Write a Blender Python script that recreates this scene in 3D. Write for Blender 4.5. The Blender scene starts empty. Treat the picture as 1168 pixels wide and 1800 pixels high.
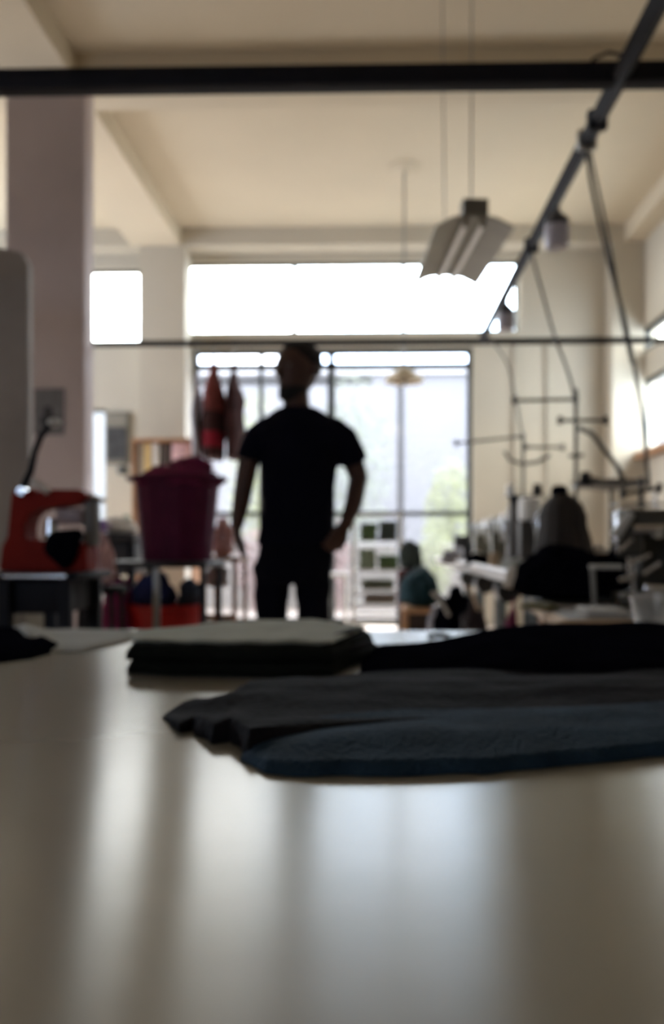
import bpy, bmesh, math, random
from mathutils import Vector, Matrix, noise
random.seed(7)
S = bpy.context.scene
COL = S.collection
R = math.radians

# ------------------------------------------------------------------ camera, world, light, exposure
F, PPX, HY, H, YAW = 1400.0, 618.0, 960.0, 0.947, R(1.5)
cd = bpy.data.cameras.new('camera')
cam = bpy.data.objects.new('camera', cd); COL.objects.link(cam)
cam.location = (0, 0, H); cam.rotation_euler = (R(90), 0, YAW)
cd.sensor_fit = 'VERTICAL'; cd.sensor_height = 24.0; cd.lens = F/1800*24.0
cd.shift_x = (584-PPX)/1800; cd.shift_y = (HY-900)/1800
cd.clip_start = 0.02
cd.dof.use_dof = True; cd.dof.focus_distance = 0.30; cd.dof.aperture_fstop = 5.6
S.camera = cam
S.view_settings.view_transform = 'Standard'; S.view_settings.look = 'None'
S.view_settings.gamma = 1; S.view_settings.use_curve_mapping = False
S.view_settings.exposure = 0.08
S.cycles.use_denoising = True
S.cycles.max_bounces = 14; S.cycles.diffuse_bounces = 8; S.cycles.transparent_max_bounces = 16
S.cycles.sample_clamp_indirect = 8
S.cycles.caustics_reflective = False

w = bpy.data.worlds.new('overcast_sky'); S.world = w; w.use_nodes = True
nt = w.node_tree; nt.nodes.clear()
out = nt.nodes.new('ShaderNodeOutputWorld'); bg = nt.nodes.new('ShaderNodeBackground')
tc = nt.nodes.new('ShaderNodeTexCoord'); nz = nt.nodes.new('ShaderNodeTexNoise')
cr = nt.nodes.new('ShaderNodeValToRGB')
nz.inputs['Scale'].default_value = 2.2; nz.inputs['Detail'].default_value = 5
cr.color_ramp.elements[0].position = .42; cr.color_ramp.elements[0].color = (.60, .74, .92, 1)
cr.color_ramp.elements[1].position = .56; cr.color_ramp.elements[1].color = (1, .99, .96, 1)
nt.links.new(tc.outputs['Generated'], nz.inputs['Vector']); nt.links.new(nz.outputs['Fac'], cr.inputs['Fac'])
nt.links.new(cr.outputs['Color'], bg.inputs['Color']); nt.links.new(bg.outputs[0], out.inputs[0])
bg.inputs['Strength'].default_value = 19.0

def portal(name, loc, rot, sx, sy):           # sampling aid for daylight through an opening, gives off nothing itself
    l = bpy.data.lights.new(name, 'AREA'); l.shape = 'RECTANGLE'; l.size = sx; l.size_y = sy
    l.cycles.is_portal = True
    o = bpy.data.objects.new(name, l); COL.objects.link(o); o.location = loc; o.rotation_euler = rot

def at(px, py, Y):
    a = (px-PPX)/F; s, c = math.sin(YAW), math.cos(YAW)
    t = Y/(c+a*s)
    return Vector((t*(-s+a*c), Y, H-(py-HY)/F*t))
def X(px, Y): return at(px, 0, Y).x
def Z(py, Y): return at(600, py, Y).z

# ------------------------------------------------------------------ materials
MATS = {}
def mat(name, col, rough=.6, metal=0, var=.12, scale=8, bump=0, bscale=60, trans=0, coat=0, alpha=1, ior=1.45, spec=None, sheen=0, stretch=None):
    if name in MATS: return MATS[name]
    m = bpy.data.materials.new(name); m.use_nodes = True; t = m.node_tree; p = t.nodes['Principled BSDF']
    p.inputs['Roughness'].default_value = rough; p.inputs['Metallic'].default_value = metal
    p.inputs['IOR'].default_value = ior
    p.inputs['Transmission Weight'].default_value = trans; p.inputs['Coat Weight'].default_value = coat
    if spec is not None: p.inputs['Specular IOR Level'].default_value = spec
    if sheen: p.inputs['Sheen Weight'].default_value = sheen
    c = t.nodes.new('ShaderNodeTexCoord'); n = t.nodes.new('ShaderNodeTexNoise'); r = t.nodes.new('ShaderNodeValToRGB')
    n.inputs['Scale'].default_value = scale; n.inputs['Detail'].default_value = 4
    if stretch:
        mp = t.nodes.new('ShaderNodeMapping'); mp.inputs['Scale'].default_value = stretch
        t.links.new(c.outputs['Object'], mp.inputs['Vector']); t.links.new(mp.outputs[0], n.inputs['Vector'])
    else: t.links.new(c.outputs['Object'], n.inputs['Vector'])
    t.links.new(n.outputs['Fac'], r.inputs['Fac'])
    r.color_ramp.elements[0].position = .3; r.color_ramp.elements[1].position = .7
    r.color_ramp.elements[0].color = [x*(1-var) for x in col]+[1]; r.color_ramp.elements[1].color = [min(1, x*(1+var)) for x in col]+[1]
    t.links.new(r.outputs[0], p.inputs['Base Color'])
    if bump:
        b = t.nodes.new('ShaderNodeBump'); n2 = t.nodes.new('ShaderNodeTexNoise'); n2.inputs['Scale'].default_value = bscale
        t.links.new(c.outputs['Object'], n2.inputs['Vector']); t.links.new(n2.outputs['Fac'], b.inputs['Height'])
        b.inputs['Strength'].default_value = bump; b.inputs['Distance'].default_value = .01
        t.links.new(b.outputs[0], p.inputs['Normal'])
    MATS[name] = m; return m
def glassmat(name, tint, dust):
    m = bpy.data.materials.new(name); m.use_nodes = True; t = m.node_tree; t.nodes.clear()
    o = t.nodes.new('ShaderNodeOutputMaterial'); tr = t.nodes.new('ShaderNodeBsdfTransparent'); gl = t.nodes.new('ShaderNodeBsdfGlossy')
    tl = t.nodes.new('ShaderNodeBsdfTranslucent'); tl.inputs['Color'].default_value = (.9, .9, .92, 1)
    tr.inputs['Color'].default_value = (*tint, 1); gl.inputs['Roughness'].default_value = .03
    m1 = t.nodes.new('ShaderNodeMixShader'); m2 = t.nodes.new('ShaderNodeMixShader'); m1.inputs[0].default_value = .06
    nz = t.nodes.new('ShaderNodeTexNoise'); nz.inputs['Scale'].default_value = 1.3
    mu = t.nodes.new('ShaderNodeMath'); mu.operation = 'MULTIPLY'; mu.inputs[1].default_value = dust*2
    t.links.new(nz.outputs['Fac'], mu.inputs[0]); t.links.new(mu.outputs[0], m2.inputs[0])
    t.links.new(tr.outputs[0], m1.inputs[1]); t.links.new(gl.outputs[0], m1.inputs[2])
    t.links.new(m1.outputs[0], m2.inputs[1]); t.links.new(tl.outputs[0], m2.inputs[2]); t.links.new(m2.outputs[0], o.inputs[0])
    return m
CEIL = mat('ceiling_plaster', (.575, .50, .375), .9, var=.04, scale=.8)
WALL = mat('wall_paint', (.47, .425, .345), .85, var=.05, scale=1.2)
MAUVE = mat('column_paint', (.47, .405, .405), .8, var=.07, scale=2)
FLOOR = mat('floor_tile', (.62, .50, .40), .5, var=.1, scale=3)
BLACKM = mat('black_painted_steel', (.006, .006, .010), .6, spec=.25, metal=0, var=.2)
FRAME = mat('dark_window_frame', (.03, .035, .035), .5)
GREYM = mat('grey_steel', (.30, .30, .29), .4, metal=.7)
CHROME = mat('chrome', (.75, .75, .78), .18, metal=1, var=.03)
GLASS = glassmat('window_glass', (.95, .97, .97), .004)
DUSTY = glassmat('dusty_window_glass', (.86, .87, .90), .012)
TABLE = mat('cutting_table_laminate', (.22, .205, .16), .25, var=.05, scale=5, bump=.03, bscale=12, ior=2.7)
_p = TABLE.node_tree.nodes['Principled BSDF']; _p.inputs['Anisotropic'].default_value = .82
_t = TABLE.node_tree.nodes.new('ShaderNodeCombineXYZ'); _t.inputs[1].default_value = 1.0
TABLE.node_tree.links.new(_t.outputs[0], _p.inputs['Tangent'])
PLY = mat('plywood', (.62, .45, .28), .5, var=.2, scale=6, stretch=(1, 12, 12))
WOOD = mat('brown_wood', (.30, .15, .07), .5, var=.25, scale=6, stretch=(1, 1, 8))
SAND = mat('pale_wood', (.62, .36, .19), .5, var=.2, scale=6)
BLKCLOTH = mat('black_cloth', (.004, .004, .007), .95, var=.3, scale=20, bump=.3, bscale=90, spec=0)
CHARC = mat('charcoal_cloth', (.012, .011, .013), .85, var=.25, scale=14, bump=.35, bscale=120, spec=.05)
DENIM = mat('dark_blue_denim', (.020, .040, .065), .8, var=.3, scale=25, bump=.4, bscale=200, spec=.06)
SHEENTOP = mat('sage_grey_cloth', (.36, .37, .31), .85, var=.12, scale=18, bump=.3, bscale=120, spec=.2)  # dark garment's top, lightened in colour to stand for window sheen
DKSAGE = mat('dark_green_cloth', (.012, .013, .011), .9, var=.2, scale=18, bump=.3, bscale=90, spec=.04)
GREYCL = mat('grey_cloth', (.33, .33, .30), .9, var=.1, scale=12)
SKIN = mat('brown_skin', (.07, .032, .022), .55, var=.15, scale=12)
HAIR = mat('black_hair', (.008, .007, .007), .8, var=.3, scale=60, bump=.6, bscale=150)
TEE = mat('black_tshirt_cotton', (.005, .005, .012), .95, var=.2, bump=.2, bscale=70, spec=.1)
PANTS = mat('black_trouser_cotton', (.005, .005, .010), .95, var=.2, bump=.2, bscale=70, spec=.1)
MAROON = mat('maroon_plastic', (.085, .008, .036), .6, var=.2, scale=10, spec=.2)
MAROONC = mat('maroon_cloth', (.17, .015, .06), .9, var=.35, scale=12, bump=.5, bscale=40)
RED = mat('red_plastic', (.48, .012, .012), .4, var=.12)
REDM = mat('red_enamel', (.24, .014, .008), .6, var=.1, scale=12, spec=.15)
OLIVE = mat('grey_green_machine_enamel', (.20, .19, .15), .35, var=.08)
WHITEM = mat('white_machine_enamel', (.60, .60, .58), .3, var=.05)
WHITE = mat('white_thread', (.92, .92, .90), .7, var=.06, scale=60)
CREAM = mat('cream_enamel', (.62, .56, .45), .4, var=.05)
NAVY = mat('navy_cloth', (.03, .035, .12), .9, var=.3, scale=15, bump=.4, bscale=60)
MAGENTA = mat('magenta_cloth', (.28, .02, .12), .9, var=.3, scale=15, bump=.4, bscale=60)
PINK = mat('pale_pink_cloth', (.60, .38, .38), .9, var=.25, scale=22)
TERRA = mat('rust_red_cloth', (.22, .05, .045), .9, var=.3, scale=14)
DKMAR = mat('dark_brown_cloth', (.05, .015, .015), .9, var=.3, scale=14)
LGREY = mat('light_grey_cloth', (.42, .42, .47), .9, var=.15, scale=10)
TEAL = mat('dark_teal_cloth', (.01, .045, .06), .9, var=.3, scale=16)
TAN = mat('tan_cloth', (.45, .33, .22), .9, var=.2, scale=14)
OFFW = mat('off_white_cloth', (.62, .58, .52), .9, var=.12, scale=14, bump=.3, bscale=40)
PURPLE = mat('purple_thread', (.20, .10, .32), .7, var=.1)
YELLOW = mat('yellow_paper', (.75, .55, .25), .7, var=.15)
GREENP = mat('green_paper', (.12, .22, .12), .7, var=.15)
PANEL = mat('grey_board', (.33, .31, .30), .9, var=.12, scale=3)
BOARD = mat('dark_notice_board', (.045, .045, .045), .8, var=.5, scale=9)
LEAF = mat('leaf_green', (.145, .155, .065), .6, var=.4, scale=5)
LEAFD = mat('dark_leaf_green', (.05, .09, .03), .6, var=.4, scale=5)
FACADE = mat('neighbour_render', (.115, .115, .122), .9, var=.04, scale=.5)
PAVE = mat('terrace_paving', (.17, .135, .11), .8, var=.1, scale=2)
CLEAR = mat('clear_plastic', (.95, .95, .95), .16, trans=.93, ior=1.45, var=.01)
TUBEW = mat('fluorescent_tube_glass', (.85, .84, .80), .25, var=.02)
BULB = mat('lilac_bulb_glass', (.50, .48, .55), .4, var=.05)
REFL = mat('lamp_reflector_enamel', (.27, .255, .21), .45, var=.08)
SHADE = mat('cream_lamp_shade', (.55, .48, .36), .6, var=.1)

# ------------------------------------------------------------------ geometry helpers
def tag(o, label=None, cat=None, group=None, kind=None):
    if label: o['label'] = label
    if cat: o['category'] = cat
    if group: o['group'] = group
    if kind: o['kind'] = kind
    return o
def empty(name, loc, label, cat, group=None, rz=0):
    o = bpy.data.objects.new(name, None); COL.objects.link(o); o.location = loc; o.rotation_euler = (0, 0, rz)
    o.empty_display_size = .05
    return tag(o, label, cat, group)
class MB:
    def __init__(s): s.bm = bmesh.new()
    def box(s, c, d, bev=0, rot=None, seg=2):
        b = bmesh.new(); bmesh.ops.create_cube(b, size=1)
        bmesh.ops.scale(b, vec=d, verts=b.verts)
        if bev: bmesh.ops.bevel(b, geom=b.edges[:], offset=min(bev, min(d)*.49), segments=seg, affect='EDGES', profile=.5)
        M = Matrix.Translation(Vector(c)) @ (rot.to_4x4() if rot else Matrix())
        s._add(b, M); return s
    def _add(s, b, M=Matrix()):
        b.transform(M); me = bpy.data.meshes.new('t'); b.to_mesh(me); b.free(); s.bm.from_mesh(me); bpy.data.meshes.remove(me)
    def b2(s, x0, x1, y0, y1, z0, z1, bev=0):
        return s.box(((x0+x1)/2, (y0+y1)/2, (z0+z1)/2), (abs(x1-x0), abs(y1-y0), abs(z1-z0)), bev)
    def loft(s, rings, caps=True, closed=True):
        vs = [[s.bm.verts.new(p) for p in r] for r in rings]
        n = len(rings[0])
        for a, b in zip(vs, vs[1:]):
            for i in range(n if closed else n-1):
                j = (i+1) % n
                s.bm.faces.new((a[i], a[j], b[j], b[i]))
        if caps and closed:
            s.bm.faces.new(vs[0][::-1]); s.bm.faces.new(vs[-1])
        return s
    def tube(s, pts, r, seg=10, sq=1.0, up=None):
        pts = [Vector(p) for p in pts]; n = len(pts); rings = []
        if not isinstance(r, (list, tuple)): r = [r]*n
        ref = Vector(up) if up else None
        for i, p in enumerate(pts):
            t = (pts[min(i+1, n-1)]-pts[max(i-1, 0)]).normalized()
            if ref is None: ref = Vector((0, 0, 1)) if abs(t.z) < .9 else Vector((0, 1, 0))
            a = t.cross(ref).normalized(); b = a.cross(t).normalized(); ref = b
            rings.append([p+a*math.cos(k/seg*2*math.pi)*r[i]+b*math.sin(k/seg*2*math.pi)*r[i]*sq for k in range(seg)])
        return s.loft(rings)
    def cyl(s, p0, p1, r0, r1=None, seg=20): return s.tube([p0, p1], [r0, r0 if r1 is None else r1], seg)
    def lathe(s, prof, loc=(0, 0, 0), seg=28, caps=True, M=None):
        L = Vector(loc); M = M or Matrix()
        return s.loft([[L+M @ Vector((r*math.cos(k/seg*2*math.pi), r*math.sin(k/seg*2*math.pi), z)) for k in range(seg)] for r, z in prof], caps)
    def sph(s, c, r, sc=(1, 1, 1), seg=20):
        b = bmesh.new(); bmesh.ops.create_uvsphere(b, u_segments=seg, v_segments=seg//2+2, radius=r)
        s._add(b, Matrix.Translation(Vector(c)) @ Matrix.Diagonal((*sc, 1))); return s
    def prism(s, poly, y0, y1, plane='xz', bev=0):   # poly extruded along the missing axis
        b = bmesh.new()
        f = (lambda p, y: (p[0], y, p[1])) if plane == 'xz' else (lambda p, y: (y, p[0], p[1])) if plane == 'yz' else (lambda p, y: (p[0], p[1], y))
        A = [b.verts.new(f(p, y0)) for p in poly]; B = [b.verts.new(f(p, y1)) for p in poly]
        n = len(poly); b.faces.new(A); b.faces.new(B[::-1])
        for i in range(n): b.faces.new((A[i], B[i], B[(i+1) % n], A[(i+1) % n]))
        bmesh.ops.recalc_face_normals(b, faces=b.faces)
        if bev: bmesh.ops.bevel(b, geom=b.edges[:], offset=bev, segments=2, affect='EDGES')
        s._add(b); return s
    def build(s, name, m, parent=None, smooth=True, world=True, **kw):
        bmesh.ops.recalc_face_normals(s.bm, faces=s.bm.faces)
        off = Vector()
        if parent is None:
            xs = [v.co for v in s.bm.verts]
            off = Vector(((min(v.x for v in xs)+max(v.x for v in xs))/2, (min(v.y for v in xs)+max(v.y for v in xs))/2, min(v.z for v in xs)))
        elif world:
            q = parent
            while q: off += q.location; q = q.parent
        if parent is None or world: s.bm.transform(Matrix.Translation(-off))
        me = bpy.data.meshes.new(name); s.bm.to_mesh(me); s.bm.free()
        me.materials.append(m)
        if smooth:
            me.polygons.foreach_set('use_smooth', [True]*len(me.polygons)); me.set_sharp_from_angle(angle=R(38))
        o = bpy.data.objects.new(name, me); COL.objects.link(o)
        if parent: o.parent = parent
        else: o.location = off
        tag(o, **kw); return o
def copy_tree(o, parent=None):
    c = o.copy(); COL.objects.link(c); c.parent = parent
    for ch in list(o.children): copy_tree(ch, c)
    return c
def place(o, loc, rz, label, group=None):
    o.location = loc; o.rotation_euler.z = rz; o['label'] = label
    if group: o['group'] = group
    return o
def bake(o, mods):          # turn modifiers into plain mesh
    for t, kw in mods:
        m = o.modifiers.new(t, t)
        for k, v in kw.items(): setattr(m, k, v)
    bpy.context.view_layer.update()
    me = bpy.data.meshes.new_from_object(o.evaluated_get(bpy.context.evaluated_depsgraph_get()))
    o.modifiers.clear(); o.data = me
    me.polygons.foreach_set('use_smooth', [True]*len(me.polygons))
    return o
def lerp_poly(P, u):
    n = len(P)-1; i = min(int(u*n), n-1); f = u*n-i
    f2 = f
    return P[i][0]*(1-f2)+P[i+1][0]*f2, P[i][1]*(1-f2)+P[i+1][1]*f2
def smoothstep(x): x = max(0, min(1, x)); return x*x*(3-2*x)
def drape(front, back, h, z0, nu=90, nv=30, edge=.12, wr=.25, sc=18, seed=0, sink=0):
    """a lying piece of cloth between a front and a back outline (x,y lists); h(u,v) is its thickness"""
    m = MB(); T = []; B = []
    for j in range(nv+1):
        v = j/nv; rt = []; rb = []
        for i in range(nu+1):
            u = i/nu
            a = lerp_poly(front, u); b = lerp_poly(back, u)
            x = a[0]*(1-v)+b[0]*v; y = a[1]*(1-v)+b[1]*v
            e = min(1, min(u, 1-u)/edge*1.0)**.5 * min(1, min(v, 1-v)/edge)**.5
            n = noise.noise((x*sc+seed, y*sc*1.6, seed))*.6+noise.noise((x*sc*.35, y*sc*1.2+seed, seed+4))*.8
            hh = h(u, v)*(1+wr*n)
            w_ = .006*noise.noise((x*30+seed, y*30, 9))*(1-e)
            rt.append(m.bm.verts.new((x+w_, y+w_, z0+.0012+max(.0015, hh*e)))); rb.append(m.bm.verts.new((x+w_, y+w_, z0+.0008)))
        T.append(rt); B.append(rb)
    for j in range(nv):
        for i in range(nu):
            m.bm.faces.new((T[j][i], T[j][i+1], T[j+1][i+1], T[j+1][i])); m.bm.faces.new((B[j][i], B[j+1][i], B[j+1][i+1], B[j][i+1]))
    loop = [(0, i) for i in range(nu)]+[(j, nu) for j in range(nv)]+[(nv, i) for i in range(nu, 0, -1)]+[(j, 0) for j in range(nv, 0, -1)]
    for k in range(len(loop)):
        a, b = loop[k], loop[(k+1) % len(loop)]
        m.bm.faces.new((B[a[0]][a[1]], B[b[0]][b[1]], T[b[0]][b[1]], T[a[0]][a[1]]))
    return m
def lump(c, d, seed=0, amp=.22, freq=2.2, seg=40, flat=True):
    """a crumpled heap of cloth, flat underneath: c = base centre, d = full size"""
    m = MB(); b = bmesh.new(); bmesh.ops.create_icosphere(b, subdivisions=5, radius=1)
    for v in b.verts:
        p = v.co.copy(); q = p*freq+Vector((seed*3.1, seed, -seed))
        n = noise.noise(q)*1.0+abs(noise.noise(q*2.3))*.9-.3
        r = 1+amp*n
        p = p*r
        if p.z < 0: p.z *= .25
        zz = (p.z+.25)/1.35
        v.co = Vector((c[0]+p.x*d[0]/2, c[1]+p.y*d[1]/2, c[2]+max(0, zz)*d[2]))
    m._add(b); return m
def struct(m, name, mt, **kw): return m.build(name, mt, kind='structure', smooth=False, **kw)

# ------------------------------------------------------------------ the room
ZC, ZB = 4.645, 4.44          # ceiling, beam soffit
YB = 9.5                      # back wall plane
XL, XR, YR = -6.2, 3.12, -5.0
def holed(x0, x1, z0, z1, holes, y0, y1, axis='x'):
    xs = sorted({x0, x1, *[h[0] for h in holes], *[h[1] for h in holes]}); zs = sorted({z0, z1, *[h[2] for h in holes], *[h[3] for h in holes]})
    m = MB()
    for k in range(len(zs)-1):
        run = None
        for i in range(len(xs)-1):
            cx, cz = (xs[i]+xs[i+1])/2, (zs[k]+zs[k+1])/2
            solid = not any(h[0] < cx < h[1] and h[2] < cz < h[3] for h in holes)
            if solid and run is None: run = xs[i]
            if (not solid or i == len(xs)-2) and run is not None:
                e = xs[i+1] if solid else xs[i]
                if axis == 'x': m.b2(run, e, y0, y1, zs[k], zs[k+1])
                else: m.b2(y0, y1, run, e, zs[k], zs[k+1])
                run = None
    return m
struct(MB().b2(XL, XR, YR, YB+.2, -.1, 0), 'floor', FLOOR)
struct(MB().b2(XL-.2, XR+.2, YR-.2, YB+.2, ZC, ZC+.15), 'ceiling', CEIL)
W1 = (XL+.4, X(246, YB), Z(602, YB), Z(468, YB))
W2 = (X(326, YB), X(913, YB), Z(584, YB), Z(458, YB))
W3 = (X(338, YB), X(832, YB), .02, Z(611, YB))
W4 = (X(100, YB), X(186, YB), Z(1085, YB), Z(716, YB))
W5 = (-5.6, -4.4, 1.0, 2.9)
struct(holed(XL, XR, 0, ZC, [W1, W2, W3, W4, W5], YB, YB+.2), 'wall_back', WALL)
# right wall with a strip window and a wider one below it
RWH = [(6.9, 9.3, 3.16, 3.45), (6.9, YB-.12, 2.02, 2.86)]
struct(holed(YR, YB, 0, ZC, RWH, XR, XR+.2, 'y'), 'wall_right', WALL)
LEFT_FILL = [(6.0, 8.8, 1.2, 3.9)]  # out-of-view window added to give light from the left
struct(holed(YR, YB, 0, ZC, LEFT_FILL, XL-.2, XL, 'y'), 'wall_left', WALL)
REAR_FILL = [(-4.4, -3.0, 1.8, 3.0)]  # unseen window behind the camera, added for fill light
struct(holed(XL, XR, 0, ZC, REAR_FILL, YR-.2, YR), 'wall_rear', WALL)
# beams and columns
struct(MB().b2(XL, XR, 5.92, 6.33, ZB, ZC), 'trim_1', CEIL, label='ceiling beam crossing the room')
for y0, y1, nm in ((YR, 5.92, 'trim_2'), (6.33, YB-.3, 'trim_3')):
    struct(MB().b2(-2.80, -2.23, y0, y1, ZB, ZC), nm, CEIL)
for y0, y1, nm in ((YR, 5.92, 'trim_4'), (6.33, YB-.3, 'trim_5')):
    struct(MB().b2(2.90, XR, y0, y1, ZB, ZC), nm, CEIL)
struct(MB().b2(XL, XR, YB-.3, YB, ZB, ZC), 'trim_6', WALL)
CX0, CX1 = X(9, 5.92), X(149, 5.92)
cm = MB().box(((CX0+CX1)/2, 6.02, ZB/2), (CX1-CX0, .20, ZB), .015)
struct(cm, 'column_front', MAUVE)
struct(MB().b2(X(246, YB-.3), X(326, YB-.3), YB-.3, YB, 0, ZB), 'column_back', WALL)
struct(MB().b2(X(1077, YB-.3), XR, YB-.3, YB, 0, ZB), 'column_right', WALL)
struct(MB().b2(X(916, YB), X(1068, YB), YB-.03, YB, Z(590, YB), Z(443, YB), .01), 'trim_7', WALL, label='flat raised panel high on the back wall')
for i, px in enumerate((905, 962)):
    struct(MB().cyl((X(px, YB), YB-.02, .1), (X(px, YB), YB-.02, Z(600, YB)), .014, seg=10), 'trim_%d' % (8+i), mat('conduit_paint', (.45, .41, .34), .7), label='thin conduit running up the back wall')

def pane(x0, x1, z0, z1, y, m, parent, axis='x'):
    g = MB()
    if axis == 'x': g.b2(x0, x1, y-.004, y+.004, z0, z1)
    else: g.b2(y-.004, y+.004, x0, x1, z0, z1)
    return g.build('pane', m, parent, smooth=False)
def window(n, h, yc, vbars, hbars, t=.04, gm=GLASS, axis='x', fm=FRAME, d=.06, rim=None):
    x0, x1, z0, z1 = h; rim = t if rim is None else rim
    root = empty('window_%d' % n, (((x0+x1)/2, yc, z0) if axis == 'x' else (yc, (x0+x1)/2, z0)), None, None); root['kind'] = 'structure'
    f = MB()
    def bar(a, b, c, e):
        if axis == 'x': f.b2(a, b, yc-d/2, yc+d/2, c, e)
        else: f.b2(yc-d/2, yc+d/2, a, b, c, e)
    bar(x0, x1, z0, z0+rim); bar(x0, x1, z1-rim, z1); bar(x0, x0+rim, z0+rim, z1-rim); bar(x1-rim, x1, z0+rim, z1-rim)
    for v, tt in vbars: bar(v-tt/2, v+tt/2, z0+rim, z1-rim)
    for v, tt in hbars: bar(x0+rim, x1-rim, v-tt/2, v+tt/2)
    f.build('window_frame', fm, root, smooth=False)
    pane(x0+rim*.8, x1-rim*.8, z0+rim*.8, z1-rim*.8, yc, gm, root, axis)
    return root
yw = YB+.1
window(1, W1, yw, [(-3.9, .04)], [], .03)
window(2, W2, yw, [(X(518, yw), .05), (X(708, yw), .03)], [], .03)
window(3, W3, yw, [(X(583, yw), .085), (X(460, yw), .05), (X(345, yw), .05)], [(Z(645, yw), .075), (Z(903, yw), .05)], .06, gm=DUSTY)
window(4, W4, yw, [], [], .03)
window(5, W5, yw, [(-5.0, .05)], [], .05)
for i, h in enumerate(RWH): window(6+i, h, XR+.06, [(8.1, .05)], [], .05, gm=GLASS, axis='y')
for i, h in enumerate(LEFT_FILL): window(8+i, h, XL-.1, [(h[0]+1, .05), (h[0]+2, .05)], [(2.9, .05)], .05, gm=DUSTY, axis='y')
window(10, REAR_FILL[0], YR-.1, [(-3.7, .05)], [], .05, gm=DUSTY)  # frame and glass of the added rear fill opening
struct(MB().b2(XR-.13, XR, 6.9, YB-.31, 1.94, 2.01), 'trim_10', WOOD, label='brown wooden ledge under the side window')
portal('daylight_portal', ((W2[0]+W2[1])/2, yw+.1, (W2[2]+W2[3])/2), (R(-90), 0, 0), W2[1]-W2[0], W2[3]-W2[2])
portal('daylight_portal', ((W3[0]+W3[1])/2, yw+.1, (W3[2]+W3[3])/2), (R(-90), 0, 0), W3[1]-W3[0], W3[3]-W3[2])
portal('daylight_portal', ((W1[0]+W1[1])/2, yw+.1, (W1[2]+W1[3])/2), (R(-90), 0, 0), W1[1]-W1[0], W1[3]-W1[2])
for h in LEFT_FILL: portal('daylight_portal', (XL-.25, (h[0]+h[1])/2, (h[2]+h[3])/2), (R(90), 0, R(-90)), h[1]-h[0], h[3]-h[2])
portal('daylight_portal', (-3.7, YR-.25, 2.4), (R(90), 0, 0), 1.4, 1.2)

# ------------------------------------------------------------------ outside
struct(MB().b2(-30, 30, YB+.2, 60, -.14, -.04), 'ground', PAVE)
struct(MB().b2(-7, 7, 12.6, 12.75, -.04, .98, .02), 'parapet', mat('parapet_cream', (.17, .155, .14), .85))
nb = empty('neighbouring_building', (3, 20, -.04), 'long pale grey rendered building seen through the big sliding window', 'building')
NBX = [(-9, 0, -.04, 5.0), (0, 12, -.04, 5.25)]
nb_m = MB()
for a, b_, c_, d_ in NBX: nb_m.b2(a, b_, 20, 24, c_, d_)
nb_m.build('wall', FACADE, nb, smooth=False)
MB().b2(-9.1, 12.1, 19.85, 24.1, 5.25, 5.38, .02).build('roof_edge', mat('roof_edge_grey', (.33, .33, .34), .8), nb)
for (x0, x1, z0, z1) in ((-6, -4.8, 2.2, 3.8), (-2.9, -2.1, 2.2, 4.0), (4.4, 5.4, 2.2, 3.8)):
    fr = MB().b2(x0, x1, 19.93, 20.01, z0, z1, .01).build('window', mat('pale_shutter', (.30, .30, .33), .7), nb)
post = MB().cyl((X(705, 10.6), 10.6, -.04), (X(705, 10.6), 10.6, Z(640, 10.6)), .062).build('terrace_post', mat('grey_post', (.10, .10, .11), .6), label='slim grey round post standing on the terrace outside the sliding window', cat='post')
def bush(name, c, d, n, m, seed, label, cat, leaf=.09):
    rd = random.Random(seed); b = MB()
    b.cyl((c[0], c[1], c[2]), (c[0], c[1], c[2]+d[2]*.6), .04, .02, 8)
    for k in range(n):
        v = Vector((rd.gauss(0, 1), rd.gauss(0, 1), rd.gauss(0, 1))).normalized()*rd.random()**.35
        p = Vector((c[0]+v.x*d[0]/2, c[1]+v.y*d[1]/2, c[2]+d[2]*.55+v.z*d[2]*.45))
        a = Vector((rd.gauss(0, 1), rd.gauss(0, 1), rd.gauss(0, 1))).normalized()*leaf; q = a.orthogonal().normalized()*leaf*.4
        vs = [b.bm.verts.new(t) for t in (p-a*.5, p+q*.5, p+a*.5, p-q*.5)]; b.bm.faces.new(vs)
    return b.build(name, m, smooth=False, label=label, cat=cat)
bush('leafy_shrub', (X(792, 14), 14, -.04), (.95, .8, 2.55), 2600, LEAF, 1, 'yellow green shrub at the right edge of the sliding window', 'shrub')
bush('leafy_shrub', (X(765, 12.2), 12.2, -.04), (.55, .5, 1.45), 900, LEAF, 2, 'small bright green plant low behind the window rail', 'plant', .07)
bush('tree', (X(452, 15), 15, -.04), (1.2, 1.0, 4.0), 2600, LEAF, 3, 'thin green tree seen left of the standing man\'s head', 'tree')
bush('tree', (X(622, 18), 18, -.04), (1.7, 1.0, 5.0), 2400, mat('pale_leaf', (.12, .135, .095), .7, var=.3), 4, 'pale hazy green tree seen right of the standing man\'s head', 'tree', .12)
bush('flowering_plant', (X(446, 12.2), 12.2, -.04), (.55, .4, 1.3), 600, mat('pink_petal', (.20, .12, .11), .7), 5, 'pink flowering plant seen left of the standing man\'s waist', 'plant', .08)
bush('flowering_plant', (X(597, 12.2), 12.2, -.04), (.35, .4, 1.4), 450, mat('pink_petal', (.20, .12, .11), .7), 6, 'pink flowering plant seen by the standing man\'s hand on his hip', 'plant', .08)

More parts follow.
